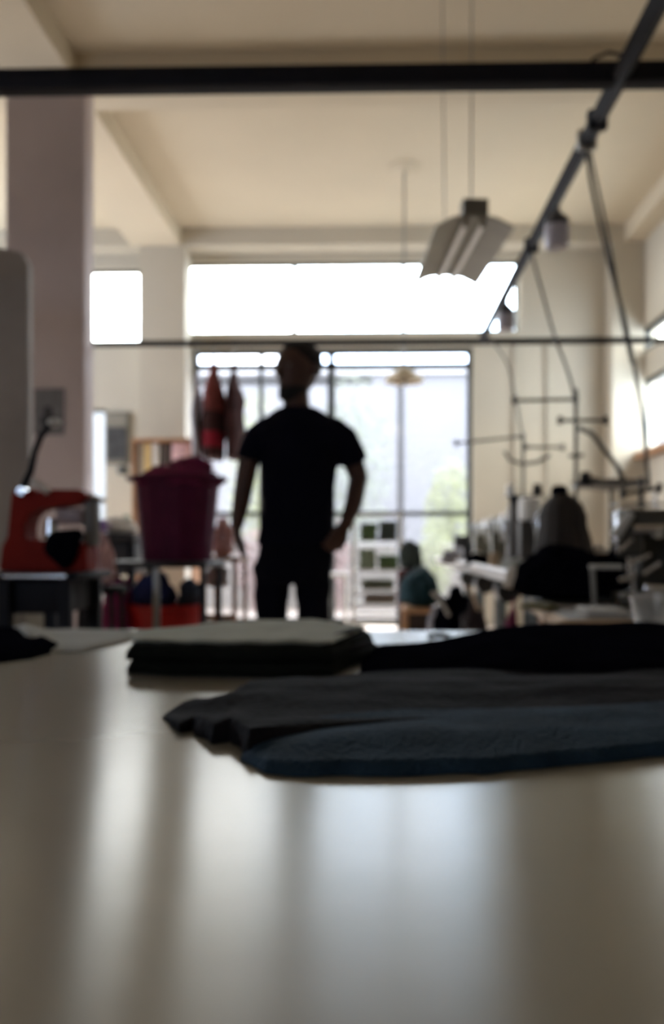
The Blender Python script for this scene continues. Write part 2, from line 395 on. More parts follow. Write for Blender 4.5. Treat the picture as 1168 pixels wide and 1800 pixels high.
# ------------------------------------------------------------------ the hanging rail grid
PZ, YN, YF, XP = Z(141, 2.79), 2.79, 6.36, .93
g = empty('hanging_rail_grid', (XP, YN, PZ), 'black square tube rail grid hung across the room above the tables', 'rail')
zl, zr_ = at(0, 146, YN), at(1168, 132, YN)
sl = (zr_.z-zl.z)/(zr_.x-zl.x)
MB().box(((XL+XR)/2, YN, zl.z+sl*((XL+XR)/2-zl.x)), (XR-XL, .066, .068), .004, Matrix.Rotation(-math.atan(sl), 3, 'Y')).build('front_rail', BLACKM, g)
MB().b2(XL+3.3, XR-.005, YF-.022, YF+.022, Z(602, YF)-.022, Z(602, YF)+.022, .003).build('far_rail', BLACKM, g)
p0, p1 = at(1166, -8, 2.36), at(846, 600, YF)
MB().tube([p0+(p0-p1)*.25, p0, p1], [.036, .036, .032], 4, up=(0, 0, 1)).build('side_rail', BLACKM, g)
def on_rail(y): f_ = (y-p0.y)/(p1.y-p0.y); return p0.lerp(p1, f_)
for yy in (3.05, 3.2, 4.32):
    q = on_rail(yy); MB().box(q, (.075, .035, .075), .006).build('rail_clamp', GREYM if yy == 3.2 else BLACKM, g)
q0 = at(1040, 108, YN+.02)
MB().tube([at(1030, 122, YN), at(1045, 103, YN), at(1070, 92, YN), at(1095, 97, YN)], .006, 8).build('cable_loop', BLACKM, g)
for x_ in (-3.4, 2.2):
    MB().cyl((x_, YN, PZ), (x_, YN, ZC), .006, seg=6).build('suspension_wire', BLACKM, g)
# power cords
def cord(name, pts, r, label, group=None, m=None):
    P = [Vector(p) for p in pts]; Q = []
    for i in range(len(P)-1):
        a = P[max(i-1, 0)]; b = P[i]; c = P[i+1]; d = P[min(i+2, len(P)-1)]
        for k in range(8):
            t = k/8; Q.append(.5*((2*b)+(c-a)*t+(2*a-5*b+4*c-d)*t*t+(3*b-a-3*c+d)*t**3))
    Q.append(P[-1])
    return MB().tube(Q, r, 8).build(name, m or mat('dark_cord', (.05, .045, .04), .6), label=label, cat='cord', group=group)
q = on_rail(3.2)
cord('power_cord', [q-Vector((0, 0, .04)), at(1041, 330, 3.2), at(1066, 440, 3.2), at(1100, 570, 3.2), at(1125, 700, 3.2), at(1142, 862, 3.2)], .008, 'thick dark cord hanging from the nearest rail clamp down to the right hand thread stand')
cord('power_cord', [q+Vector((.02, .02, -.04)), at(1058, 360, 3.22), at(1076, 450, 3.22), at(1098, 580, 3.22), at(1112, 640, 3.22)], .006, 'second thinner cord hanging beside the thick one from the nearest rail clamp')
q = on_rail(4.32)
cord('power_cord', [q-Vector((0, 0, .04)), at(950, 500, 4.3), at(972, 580, 4.2), at(998, 650, 4.1), at(1011, 700, 4.0), at(1013, 738, 3.95)], .008, 'dark cord slanting from the middle rail clamp to the tall thread stand', m=mat('grey_cord', (.16, .15, .14), .6))
q = on_rail(6.0)
cord('power_cord', [q-Vector((0, 0, .04)), at(893, 640, 5.9), at(906, 700, 5.6), at(920, 772, 5.2)], .007, 'faint cord slanting from the far end of the side rail to the low thread stand', m=mat('grey_cord', (.16, .15, .14), .6))

# pendant bulbs under the side rail
def bulb_at(y, label, s=1.0):
    q = on_rail(y)-Vector((0, 0, .036)); r = empty('pendant_bulb', q, label, 'light bulb', 'bulbs under the side rail')
    MB().lathe([(.012, 0), (.012, -.03), (.03, -.045), (.055, -.075), (.055, -.10)], q).build('lamp_holder', mat('dark_grey_bakelite', (.07, .07, .075), .5), r)
    MB().lathe([(.054, -.10), (.058, -.13), (.056, -.185), (.048, -.20), (.02, -.205)], q).build('bulb_glass', BULB, r)
    return r
bulb_at(3.72, 'grey lilac capsule bulb hanging from the rail, the nearer and larger one')
bulb_at(5.15, 'grey lilac capsule bulb hanging from the rail, the farther and smaller one')

# fluorescent fixture
n0 = at(836, 372, 4.75); n1 = at(783, 500, 5.86); n1.z = n0.z+.02
r = empty('fluorescent_light_fixture', n0, 'unlit grey twin tube light fixture with winged reflector hanging on wires', 'light fixture')
ax = (n1-n0).normalized(); sx = Vector((1, -ax.x, 0)).normalized()
def sweep(poly, a, b):
    m = MB(); m.loft([[a+sx*p[0]+Vector((0, 0, p[1])) for p in poly], [b+sx*p[0]+Vector((0, 0, p[1])) for p in poly]]); return m
sweep([(-.075, -.02), (.075, -.02), (.075, .07), (-.075, .07)], n0-ax*.02, n0+ax*.10).build('ballast_box', mat('olive_steel', (.13, .12, .10), .5), r)
sweep([(-.06, -.03), (.06, -.03), (.05, .03), (-.05, .03)], n0, n1).build('channel', REFL, r)
for s_ in (-1, 1):
    sweep([(s_*.055, -.03), (s_*.055, -.02), (s_*.13, -.03), (s_*.235, -.085), (s_*.235, -.095), (s_*.125, -.042)], n0, n1).build('reflector', REFL, r)
    t0, t1 = n0+sx*s_*.052+Vector((0, 0, -.062)), n1+sx*s_*.052+Vector((0, 0, -.062))
    MB().cyl(t0+ax*.02, t1-ax*.02, .017).build('tube', TUBEW, r)
    for p_ in (t0, t1-ax*.02): MB().box(p_+ax*.01, (.03, .02, .07), .004).build('tube_socket', REFL, r)
for f_, top in ((.04, Vector((n0.x-.015, n0.y+.04, ZC))), (.92, Vector((X(778, 5.25), 5.25, ZC)))):
    q = n0.lerp(n1, f_); MB().cyl(q+Vector((-.015, 0, .04)), top, .005, seg=6).build('suspension_wire', GREYM, r)
q = n0.lerp(n1, .1)

# scalloped pendant shade
q = at(711, 664, 7.78)
r = empty('pendant_lamp', q, 'cream scalloped pendant lamp hanging on a long rod in front of the big window', 'lamp')
seg = 48; rings = []
for rr, zz in ((.02, .10), (.05, .095), (.10, .06), (.15, .02), (.185, -.04), (.180, -.042), (.14, .012), (.09, .05), (.02, .085)):
    rings.append([q+Vector(((rr+(.014*abs(math.sin(k*math.pi/6)) if rr > .14 else 0))*math.cos(k/seg*2*math.pi), (rr+(.014*abs(math.sin(k*math.pi/6)) if rr > .14 else 0))*math.sin(k/seg*2*math.pi), zz)) for k in range(seg)])
MB().loft(rings, caps=True).build('shade', SHADE, r)
MB().lathe([(.03, .13), (.035, .10), (.035, .03), (.02, 0), (.03, -.03), (.02, -.06)], q).build('lamp_holder', mat('brass_brown', (.16, .13, .10), .5), r)
MB().cyl(q+Vector((0, 0, .12)), (q.x, q.y, ZC-.02), .010, seg=8).build('rod', GREYM, r)
MB().lathe([(.02, -.05), (.06, -.03), (.15, -.012), (.15, 0)], (q.x, q.y, ZC)).build('ceiling_rose', CEIL, r)

# hanging garments on the far rail
def garment(px0, px1, y0, y1, bands, label, seed, depth=.34):
    a = at(px0, y0, YF); b = at(px1, y1, YF); cx = (a.x+b.x)/2; wd = abs(b.x-a.x)
    r = empty('hanging_garment', (cx, YF, b.z), label, 'garment', 'clothes hanging from the far rail')
    rings = []; n = 24
    for k in range(21):
        t = k/20; z = a.z+(b.z-a.z)*t-.03
        s_ = .18+.82*smoothstep(t*2.2) if t < .45 else 1.0
        ww = wd*.5*s_*(1+.12*noise.noise((t*4, seed, 0)))*(1-.25*smoothstep((t-.8)*4)); dd = depth*.5*(.15+.85*smoothstep(t*2.6))
        ox = .02*noise.noise((t*3, seed, 5))
        rings.append([Vector((cx+ox+ww*math.cos(j/n*2*math.pi)*(1+.17*math.sin(j*2.6+seed+t*1.5)+.06*math.sin(t*19+seed)), YF+dd*math.sin(j/n*2*math.pi), z)) for j in range(n)])
    for i, (k0, k1, m, nm, lb) in enumerate(bands):
        MB().loft(rings[k0:k1+1]).build(nm, m, r, label=lb)
    ztop = Z(602, YF)
    MB().tube([(cx, YF-.03, ztop+.02), (cx, YF-.015, ztop+.036), (cx, YF+.02, ztop+.034), (cx, YF+.036, ztop+.005), (cx, YF+.02, ztop-.04), (cx, YF, a.z-.05)], .004, 6).build('hook', GREYM, r)
    return r
garment(358, 394, 622, 800, [(0, 11, TERRA, 'cloth', None), (11, 15, DKMAR, 'dark_panel', 'dark brown panel'), (15, 18, mat('crimson_cloth', (.30, .01, .03), .9), 'red_panel', 'bright crimson panel'), (18, 20, DKMAR, 'hem_panel', 'dark hem')], 'rust red garment with a crimson panel near its hem hanging from the far rail', 1, .36)
garment(340, 355, 648, 805, [(0, 20, LGREY, 'cloth', None)], 'narrow light grey garment at the left end of the hanging clothes', 5, .30)
garment(398, 428, 630, 800, [(0, 20, DKMAR, 'cloth', None)], 'dark brown garment hanging from the far rail just left of the man', 7, .36)

# left: partition, poster, notice board
struct(MB().prism([(-3.3, 0), (X(50, 4.6), 0), (X(50, 4.6), Z(462, 4.6)), (X(40, 4.6), Z(440, 4.6)), (X(0, 4.6), Z(428, 4.6)), (-3.3, Z(425, 4.6))], 4.6, 4.66, 'xz', .006), 'partition', PANEL)
r = empty('wall_poster', (X(85, 5.9), 5.91, Z(762, 5.9)), 'small grey poster with a dark smudged shape stuck on the mauve column', 'poster')
MB().b2(X(59, 5.9), X(111, 5.9), 5.906, 5.918, Z(762, 5.9), Z(680, 5.9)).build('sheet', mat('grey_poster_paper', (.15, .15, .16), .8, var=.25, scale=14), r)
MB().lathe([(.0, 0), (.05, .0), (.062, .0), (.0, .001)], (0, 0, 0), M=Matrix.Rotation(R(90), 3, 'X')).bm.free()
bl = MB(); c_ = at(84, 735, 5.9); bl.sph((c_.x, 5.905, c_.z-.02), .06, (1.1, .04, .9)); bl.sph((c_.x, 5.905, c_.z+.05), .035, (1, .06, 1.1)); bl.build('printed_shape', mat('poster_ink', (.04, .04, .045), .8), r)
yy = YB-.04
r = empty('notice_board', (X(206, yy), yy, Z(815, yy)), 'tall dark framed board on the cream back wall left of the basket', 'board')
MB().b2(X(184, yy), X(228, yy), yy, yy+.035, Z(814, yy), Z(722, yy), .006).build('board_frame', mat('grey_green_frame', (.16, .15, .12), .6), r)
MB().b2(X(188, yy), X(223, yy), yy-.008, yy, Z(806, yy), Z(750, yy)).build('board_face', BOARD, r)
MB().b2(X(188, yy), X(223, yy), yy-.008, yy, Z(747, yy), Z(727, yy)).build('board_header', mat('board_header_grey', (.22, .20, .16), .8), r)
MB().lathe([(.0, -.06), (.06, -.05), (.07, 0), (.05, .05), (.0, .06)], (X(218, yy), yy-.05, Z(826, yy)), M=Matrix.Diagonal((1, .6, 1)).to_3x3()).build('wall_bell', mat('dark_bell', (.06, .06, .05), .6), label='small dark round bell on the wall just below the notice board', cat='bell')

# back left shelf with colourful goods, against the back column
ys = 8.75
r = empty('wall_shelf', (X(288, ys), ys, 0), 'brown wooden shelf unit standing behind the maroon basket', 'shelf')
zs_ = Z(772, ys)
MB().b2(X(232, ys), X(340, ys), ys, ys+.36, zs_-.02, zs_+.02, .004).build('shelf_top', WOOD, r)
for px in (234, 338): MB().b2(X(px, ys)-.015, X(px, ys)+.015, ys, ys+.36, 0, zs_-.02, .003).build('side_panel', WOOD, r)
MB().b2(X(237, ys), X(335, ys), ys, ys+.36, 1.36, 1.39).build('shelf_board', WOOD, r)
for a, b_, m_, lb in ((240, 248, OFFW, 'off white garment hanging at the left end under the wooden shelf'), (250, 262, YELLOW, 'yellow garment hanging under the wooden shelf behind the basket'), (264, 278, OFFW, 'off white garment hanging beside the yellow one under the shelf'), (281, 296, mat('dark_brown_box', (.07, .05, .04), .8), 'dark brown garment hanging under the wooden shelf behind the basket'), (299, 334, PINK, 'pink garment hanging at the right end under the wooden shelf')):
    MB().b2(X(a, ys)+.004, X(b_, ys)-.004, ys+.05, ys+.3, 1.392, zs_-.025, .012).build('hanging_cloth', m_, label=lb, cat='garment', group='garments stored on the back shelf')

# ------------------------------------------------------------------ left: snap press on its stand
YP = 2.45
def PP(px, py): q = at(px, py, YP); return (q.x, q.z)
zb = Z(1005, YP)
r = empty('arm_press_machine', (X(88, YP), YP, zb), 'red hand lever arm press standing on a black steel stand', 'press')
body = [PP(*p) for p in ((10, 1004), (16, 955), (24, 948), (32, 868), (38, 860), (58, 858), (80, 866), (100, 862), (150, 862), (163, 872), (152, 886), (102, 893), (80, 895), (62, 905), (55, 925), (56, 948), (92, 950), (160, 954), (163, 1004))]
MB().prism(body, YP-.05, YP+.05, 'xz', .006).build('press_body', REDM, r)
MB().tube([(PP(50, 872)[0], YP-.06, PP(50, 872)[1]), (PP(68, 832)[0], YP-.06, PP(68, 832)[1]), (PP(75, 800)[0], YP-.06, PP(75, 800)[1]), (PP(86, 772)[0], YP-.06, PP(86, 772)[1]), (PP(102, 750)[0], YP-.06, PP(102, 750)[1])], [.012, .012, .010, .010, .009], 10).build('lever', BLACKM, r)
q = PP(109, 748); MB().sph((q[0], YP-.06, q[1]), .017, (1.25, 1, .8)).build('lever_knob', WHITEM, r)
q = PP(57, 866); MB().cyl((q[0], YP-.085, q[1]), (q[0], YP-.05, q[1]), .012).build('pivot_bolt', CHROME, r)
a, b_ = PP(72, 848), PP(98, 868); MB().tube([(a[0], YP-.058, a[1]), (b_[0], YP-.058, b_[1])], .009, 8).build('link_bar', WHITEM, r)
for (x0, x1, y0, y1, m_, nm) in ((104, 150, 894, 922, mat('mauve_enamel', (.35, .28, .30), .4), 'die_head'), (153, 172, 880, 960, mat('grey_cast_iron', (.16, .15, .14), .5), 'ram')):
    c0, c1 = PP(x0, y1), PP(x1, y0); MB().b2(c0[0], c1[0], YP-.03, YP+.03, c0[1], c1[1], .008).build(nm, m_, r)
c0 = PP(90, 940); MB().cyl((c0[0], YP, c0[1]-.012), (c0[0], YP, c0[1]+.05), .024, .018).build('lower_die', CHROME, r)
a, b_ = PP(163, 874), PP(186, 882); MB().tube([(a[0], YP, a[1]), (b_[0], YP, b_[1])], [.01, .006], 8).build('nose_screw', CHROME, r)
# black rag
def rag(px, Y, y0=None):
    rings = []
    return rings
o_ = MB().prism([PP(*p) for p in ((94, 950), (104, 934), (150, 930), (161, 932), (152, 960), (146, 985), (126, 1003), (110, 985), (92, 972))], YP-.075, YP-.052, 'xz', .008).build('black_rag', BLKCLOTH, label='black rag hanging over the front of the red arm press', cat='rag')
r = empty('press_stand', (X(100, YP), YP, 0), 'black steel stand carrying the red arm press', 'stand')
xa, xb_ = X(8, YP), X(168, YP)
MB().b2(xa, xb_, YP-.16, YP+.16, zb-.022, zb-.001, .004).build('top_plate', BLACKM, r)
MB().b2(X(48, YP), X(152, YP), YP-.166, YP-.160, zb-.012, zb-.004).build('plate_edge', CHROME, r, label='worn bright metal edge')
for px, y_ in ((46, -.14), (146, -.14), (58, .14), (140, .14)):
    MB().b2(X(px, YP)-.018, X(px, YP)+.018, YP+y_-.018, YP+y_+.018, 0, zb-.022, .003).build('leg', BLACKM, r)
MB().b2(X(52, YP), X(140, YP), YP-.13, YP+.13, zb-.12, zb-.023, .004).build('drawer_box', BLACKM, r)
MB().b2(X(52, YP), X(140, YP), YP-.13, YP+.13, .25, .27, .004).build('lower_shelf', BLACKM, r)
MB().b2(X(64, YP), X(132, YP), YP-.1, YP+.1, .271, .60, .02).build('storage_box', mat('dark_cardboard', (.03, .022, .025), .8), label='dark box on the lower shelf of the black press stand', cat='box')
r = empty('cabinet', (-1.35, 2.95, 0), 'beige low cabinet at the left edge behind the red press', 'cabinet')
zt = Z(1003, 2.7)
MB().b2(-1.75, X(44, 2.7), 2.7, 3.1, 0, zt-.02, .006).build('body', mat('beige_cabinet', (.30, .26, .20), .7), r)
MB().b2(-1.77, X(46, 2.7), 2.68, 3.12, zt-.02, zt, .004).build('cabinet_top', mat('beige_cabinet_top', (.36, .32, .26), .6), r)
for xx in (-1.50,): MB().b2(xx-.17, xx+.17, 2.69, 2.70, .08, zt-.06, .003).build('door', mat('beige_cabinet', (.30, .26, .20), .7), r)

# left mid: bench with basket
YK = 4.0
zt = Z(986, YK)
r = empty('work_stand', (X(290, YK), YK, 0), 'dark metal topped work stand under the maroon basket', 'table')
MB().b2(X(172, YK), X(382, YK), YK-.24, YK+.24, zt-.03, zt, .005).build('tabletop', mat('dark_table_top', (.03, .025, .025), .5), r)
for px, y_ in ((180, -.2), (297, -.23), (372, -.2), (185, .2), (372, .2)):
    MB().b2(X(px, YK)-.014, X(px, YK)+.014, YK+y_-.014, YK+y_+.014, 0, zt-.03, .003).build('leg', GREYM if px == 297 else BLACKM, r)
MB().b2(X(178, YK), X(376, YK), YK-.18, YK+.22, .42, .44, .004).build('lower_shelf', BLACKM, r)
# basket: tapered, ribbed, with rim
bc = Vector((X(312, YK), YK, zt+.001)); hb = Z(842, YK)-zt
r = empty('laundry_basket', bc, 'large maroon plastic basket heaped with cloth on the work stand', 'basket')
def bprof(t, dr=0): return .168+.040*t+dr
n = 64; rings = []
for t in [i/16 for i in range(17)]:
    rings.append([bc+Vector(((bprof(t)+(.005 if (k//2) % 2 else 0))*math.cos(k/n*2*math.pi), (bprof(t)+(.005 if (k//2) % 2 else 0))*.82*math.sin(k/n*2*math.pi), hb*t)) for k in range(n)])
for t in [1-i/16 for i in range(16)]:
    rings.append([bc+Vector(((bprof(t)-.008)*math.cos(k/n*2*math.pi), (bprof(t)-.008)*.82*math.sin(k/n*2*math.pi), max(.008, hb*t))) for k in range(n)])
MB().loft(rings).build('basket_body', MAROON, r)
rm = MB(); pts = [bc+Vector(((bprof(1)+.012)*math.cos(k/n*2*math.pi), (bprof(1)+.012)*.82*math.sin(k/n*2*math.pi), hb)) for k in range(n+1)]
rm.tube(pts, .014, 8).build('rim', MAROON, r)
for s_ in (-1, 1):
    q = bc+Vector((s_*(bprof(1)+.02), 0, hb)); MB().box(q, (.04, .12, .025), .01).build('handle', MAROON, r)
cl = lump((bc.x+.01, bc.y, bc.z+hb-.06), (.43, .34, .15), 4, .18); cl.build('cloth_heap', MAROONC, label='heap of maroon cloth filling the big basket', cat='cloth')
cl = lump((bc.x+.075, bc.y-.01, bc.z+hb+.035), (.22, .20, .085), 9, .22); cl.build('cloth_bundle', MAROONC, label='small maroon bundle topping the heap at the basket\'s right', cat='cloth')
# things below: red tub, bundles
def tub(cx, cy, z0, rx, ry, h, m, name, label, cat):
    n = 40; rg = []
    for t, dr in ((0, 0), (.5, .012), (.92, .024), (.94, .036), (1, .036), (1, .02), (.5, .004), (.06, -.006)):
        rg.append([Vector((cx+(rx+dr)*math.cos(k/n*2*math.pi), cy+(ry+dr)*math.sin(k/n*2*math.pi), z0+h*t)) for k in range(n)])
    return MB().loft(rg).build(name, m, label=label, cat=cat)
tub(X(290, YK-.02), YK-.0, .441, .165, .135, Z(1062, YK)-.441, RED, 'plastic_tub', 'wide bright red plastic tub on the lower shelf under the basket', 'tub')
zt2 = Z(1062, YK)
lump((X(272, YK), YK, zt2-.02), (.22, .24, Z(995, YK)-zt2+.01), 2).build('cloth_bundle', NAVY, label='dark blue cloth bundle on the red tub', cat='cloth')
lump((X(335, YK), YK+.02, zt2-.02), (.13, .2, Z(1012, YK)-zt2+.01), 6).build('cloth_bundle', mat('slate_cloth', (.05, .06, .09), .9), label='slate grey cloth bundle at the right end of the red tub', cat='cloth')
lump((X(212, YK), YK-.04, .442), (.17, .22, Z(998, YK)-.442), 8).build('cloth_bundle', MAGENTA, label='magenta cloth bundle left of the dark blue one under the basket', cat='cloth')
# dark box & white cloth on the left bench
yb = 5.1
r = empty('side_bench', (X(190, yb), yb, 0), 'dark bench behind the red press with white cloth on it', 'table')
zt = Z(938, yb)
MB().b2(X(120, yb), X(256, yb), yb-.25, yb+.25, zt-.05, zt, .005).build('tabletop', mat('dark_table_top', (.03, .025, .025), .5), r)
for px in (126, 250):
    for y_ in (-.22, .22): MB().b2(X(px, yb)-.02, X(px, yb)+.02, yb+y_-.02, yb+y_+.02, 0, zt-.05).build('leg', BLACKM, r)
MB().b2(X(186, yb), X(248, yb), yb-.2, yb+.2, zt-.26, zt-.051, .01).build('apron_drawer', mat('dark_table_top', (.03, .025, .025), .5), r)
lump((X(205, yb), yb, zt), (.27, .3, .12), 12, .12).build('folded_cloth', OFFW, label='white crumpled cloth on the dark bench left of the basket', cat='cloth')
r = empty('thread_spool', (X(196, yb), yb-.19, zt), 'purple thread spool in front of the white cloth on the dark bench', 'spool')
MB().lathe([(.02, .006), (.035, .01), (.03, .08), (.015, .085)], (X(196, yb), yb-.19, zt)).build('thread', PURPLE, r)
MB().lathe([(.038, 0), (.038, .008)], (X(196, yb), yb-.19, zt)).build('spool_base', WHITE, r)
MB().lathe([(.03, 0), (.032, .1), (.024, .11), (.01, .13)], (X(206, yb), yb+.19, zt)).build('bottle', GREENP, label='small green bottle behind the white cloth on the dark bench', cat='bottle')
# tan sack between press and basket
r = empty('bar_stool', (X(178, 3.2), 3.2, 0), 'small black stool behind the red press carrying a beige bundle', 'stool')
zt = Z(1030, 3.2)
MB().lathe([(.10, zt-.03), (.105, zt-.02), (.105, zt-.005), (.09, zt)], (X(178, 3.2), 3.2, 0)).build('seat', BLACKM, r)
for s_ in (-1, 1):
    for t_ in (-1, 1): MB().cyl((X(178, 3.2)+s_*.06, 3.2+t_*.06, zt-.03), (X(178, 3.2)+s_*.09, 3.2+t_*.09, 0), .01).build('leg', BLACKM, r)
lump((X(178, 3.2), 3.2, zt), (.11, .14, Z(932, 3.2)-zt), 15, .25, 3).build('cloth_bundle', PINK, label='pale beige pink bundle right of the red press', cat='cloth')

# stool/rack with pale cloth just left of the man
ys = 4.75
r = empty('wooden_chair', (X(398, ys), ys, 0), 'dark wooden chair standing left of the man with patterned cloth on it', 'chair')
zt = Z(978, ys)
MB().b2(X(362, ys), X(428, ys), ys-.16, ys+.2, zt-.03, zt, .006).build('seat', WOOD, r)
for px, y_ in ((370, .18), (422, .18)):
    MB().b2(X(px, ys)-.013, X(px, ys)+.013, ys+y_-.013, ys+y_+.013, 0, zt-.03, .003).build('leg', WOOD, r)
for px in (368, 420):
    MB().b2(X(px, ys)-.014, X(px, ys)+.014, ys-.155, ys-.127, 0, zt-.03, .003).build('leg', WOOD, r)
MB().b2(X(368, ys), X(420, ys), ys-.15, ys-.13, Z(1084, ys), Z(1076, ys)).build('stretcher', WOOD, r)
lump((X(393, ys), ys, zt), (.13, .2, Z(905, ys)-zt), 21, .3, 3.2).build('cloth_bundle', PINK, label='pale pink patterned cloth piled on the dark wooden chair', cat='cloth')
b_ = lump((X(384, ys-.2), ys-.22, Z(1030, ys)), (.12, .08, Z(985, ys)-Z(1030, ys)), 23, .35, 3); b_.build('cloth_bundle', mat('grey_pattern_cloth', (.25, .22, .22), .9, var=.9, scale=30), label='grey and black patterned cloth hanging off the wooden chair seat', cat='cloth')

# ------------------------------------------------------------------ the man
YM = 3.17
def m3(px, py, dy=0): q = at(px, py, YM); return Vector((q.x, YM+dy, q.z))
def ell(c, rx, ry, n=28, pw=1.0, rot=0):
    pts = []
    for k in range(n):
        a = k/n*2*math.pi; x, y = math.cos(a), math.sin(a)
        x = math.copysign(abs(x)**pw, x)*rx; y = math.copysign(abs(y)**pw, y)*ry
        pts.append(Vector((c[0]+x*math.cos(rot)-y*math.sin(rot), c[1]+x*math.sin(rot)+y*math.cos(rot), c[2])))
    return pts
PXM = YM/F
man = empty('person', (X(520, YM), YM, 0), 'man in black t-shirt and black trousers standing with one hand on his hip', 'person')
bd = MB()
# torso, neck
tor = [(520, 1006, 50, .08), (521, 985, 58, .10), (523, 930, 60, .10), (526, 870, 57, .095), (527, 810, 63, .105), (527, 765, 68, .11), (525, 744, 60, .09), (523, 728, 42, .07), (522, 716, 24, .056), (521, 700, 23, .056), (520, 685, 23, .06)]
bd.loft([ell(m3(px, py), rw*PXM, ry) for px, py, rw, ry in tor])
# arms: image-left hanging, image-right akimbo
def arm(pts, rad): bd.tube([m3(*p) for p in pts], rad, 16)
LA = [(476, 752), (460, 762), (441, 790), (432, 840), (424, 885), (419, 925, -.03)]
RA = [(578, 752), (596, 762), (616, 795, .03), (630, 838, .05), (622, 885, 0), (608, 925, -.05)]
RR_ = [.040, .048, .046, .040, .036, .026]
arm(LA, RR_); arm(RA, RR_)
# hands
def hand(wr, d, nrm, size=1.0, thumb=1, curl=.5):
    """wr wrist point, d direction of the palm, nrm palm normal; five curled fingers"""
    d = d.normalized(); nrm = (nrm-d*nrm.dot(d)).normalized(); sd = d.cross(nrm)
    s = size; pe = wr+d*.085*s
    rg = []
    for t, w_, th in ((0, .026, .020), (.3, .034, .017), (.7, .041, .015), (1, .040, .013)):
        c = wr.lerp(pe, t); rg.append([c+sd*math.cos(k/14*2*math.pi)*w_*s+nrm*math.sin(k/14*2*math.pi)*th*s for k in range(14)])
    bd.loft(rg)
    for i, (o, L) in enumerate(((-.031, .068), (-.011, .076), (.010, .072), (.030, .056))):
        b = pe-d*.01*s+sd*o*s; P = [b]; ang = 0; dd = d
        for j, fr in enumerate((.45, .32, .23)):
            ang += curl*(.5+.35*j)
            dd = d*math.cos(ang)+nrm*math.sin(ang); P.append(P[-1]+dd*L*fr*s)
        bd.tube(P, [.0095*s, .009*s, .008*s, .0065*s], 8)
    b = wr+d*.025*s-sd*thumb*.022*s; P = [b]
    for L, kx in ((.04, .75), (.03, .35), (.024, .15)):
        P.append(P[-1]+(d*(1-kx*.4)-sd*thumb*kx+nrm*.35).normalized()*L*s)
    bd.tube(P, [.013*s, .0115*s, .010*s, .008*s], 8)
hand(m3(419, 922, -.03), Vector((.06, -.10, -1)), Vector((1, .2, 0)), 1, 1, .5)
hand(m3(608, 922, -.05), Vector((-.50, -.10, -.85)), Vector((-.6, .75, .2)), 1, -1, .55)
# legs and feet
hipz = m3(0, 1000).z
ll = [(488, 1000), (485, 1060)]; 
def leg(px_hip, px_knee, px_an, dy):
    h_ = m3(px_hip, 1010); k_ = Vector((m3(px_knee, 1000).x, YM-.02, .50)); a_ = Vector((m3(px_an, 1000).x, YM+dy, .09))
    bd.tube([h_, h_.lerp(k_, .5), k_, k_.lerp(a_, .35), a_, a_+Vector((0, 0, -.05))], [.056, .048, .042, .042, .034, .036], 18)
    bd.tube([a_+Vector((0, .05, -.055)), a_+Vector((0, -.03, -.05)), a_+Vector((0, -.13, -.062)), a_+Vector((0, -.19, -.072))], [.034, .04, .036, .02], 14, .75)
    return h_, k_, a_
LL = leg(479, 476, 476, .02); RL = leg(550, 549, 550, .02)
# head turned to image left
hc = m3(523, 655); hh = 52*PXM
HT = R(-38)     # facing: 0 = towards camera (-y); negative turns to image left
def hp(x, y, z):      # head local: x right, -y forward, z up (metres from head centre)
    c, s = math.cos(HT), math.sin(HT)
    return Vector((hc.x+x*c-y*s, hc.y+x*s+y*c, hc.z+z))
head = [(-.108, .018, .020, -.062), (-.098, .036, .040, -.045), (-.075, .050, .064, -.020), (-.045, .062, .080, -.008), (-.015, .070, .090, 0), (.015, .073, .094, .002), (.045, .074, .096, .004), (.075, .068, .088, .008), (.098, .050, .064, .010), (.112, .026, .032, .010)]
bd.loft([[hp(rx*math.cos(k/24*2*math.pi), oy+ry*math.sin(k/24*2*math.pi), z) for k in range(24)] for z, rx, ry, oy in head])
bd.tube([hp(0, -.086, .022), hp(0, -.100, .0), hp(0, -.113, -.018), hp(0, -.098, -.026)], [.007, .011, .015, .010], 10)     # nose
bd.tube([hp(-.04, -.078, .034), hp(0, -.090, .030), hp(.04, -.078, .034)], [.008, .010, .008], 8)                          # brow
bd.tube([hp(-.020, -.080, -.047), hp(0, -.089, -.045), hp(.020, -.080, -.047)], [.005, .008, .005], 8)                     # lips
bd.tube([hp(-.020, -.078, -.058), hp(0, -.087, -.057), hp(.020, -.078, -.058)], [.005, .008, .005], 8)
for s_ in (-1, 1):
    bd.tube([hp(s_*.070, .008, .020), hp(s_*.080, .018, .022), hp(s_*.083, .020, .0), hp(s_*.076, .010, -.022)], [.008, .012, .010, .006], 8)   # ears
bo = bd.build('body', SKIN, man)
bake(bo, [('REMESH', dict(mode='VOXEL', voxel_size=.0055)), ('SMOOTH', dict(factor=.5, iterations=3))])
for s_ in (-1, 1): MB().sph(hp(s_*.030, -.074, .014), .010).build('eye', mat('eye_dark', (.12, .11, .10), .3), man)
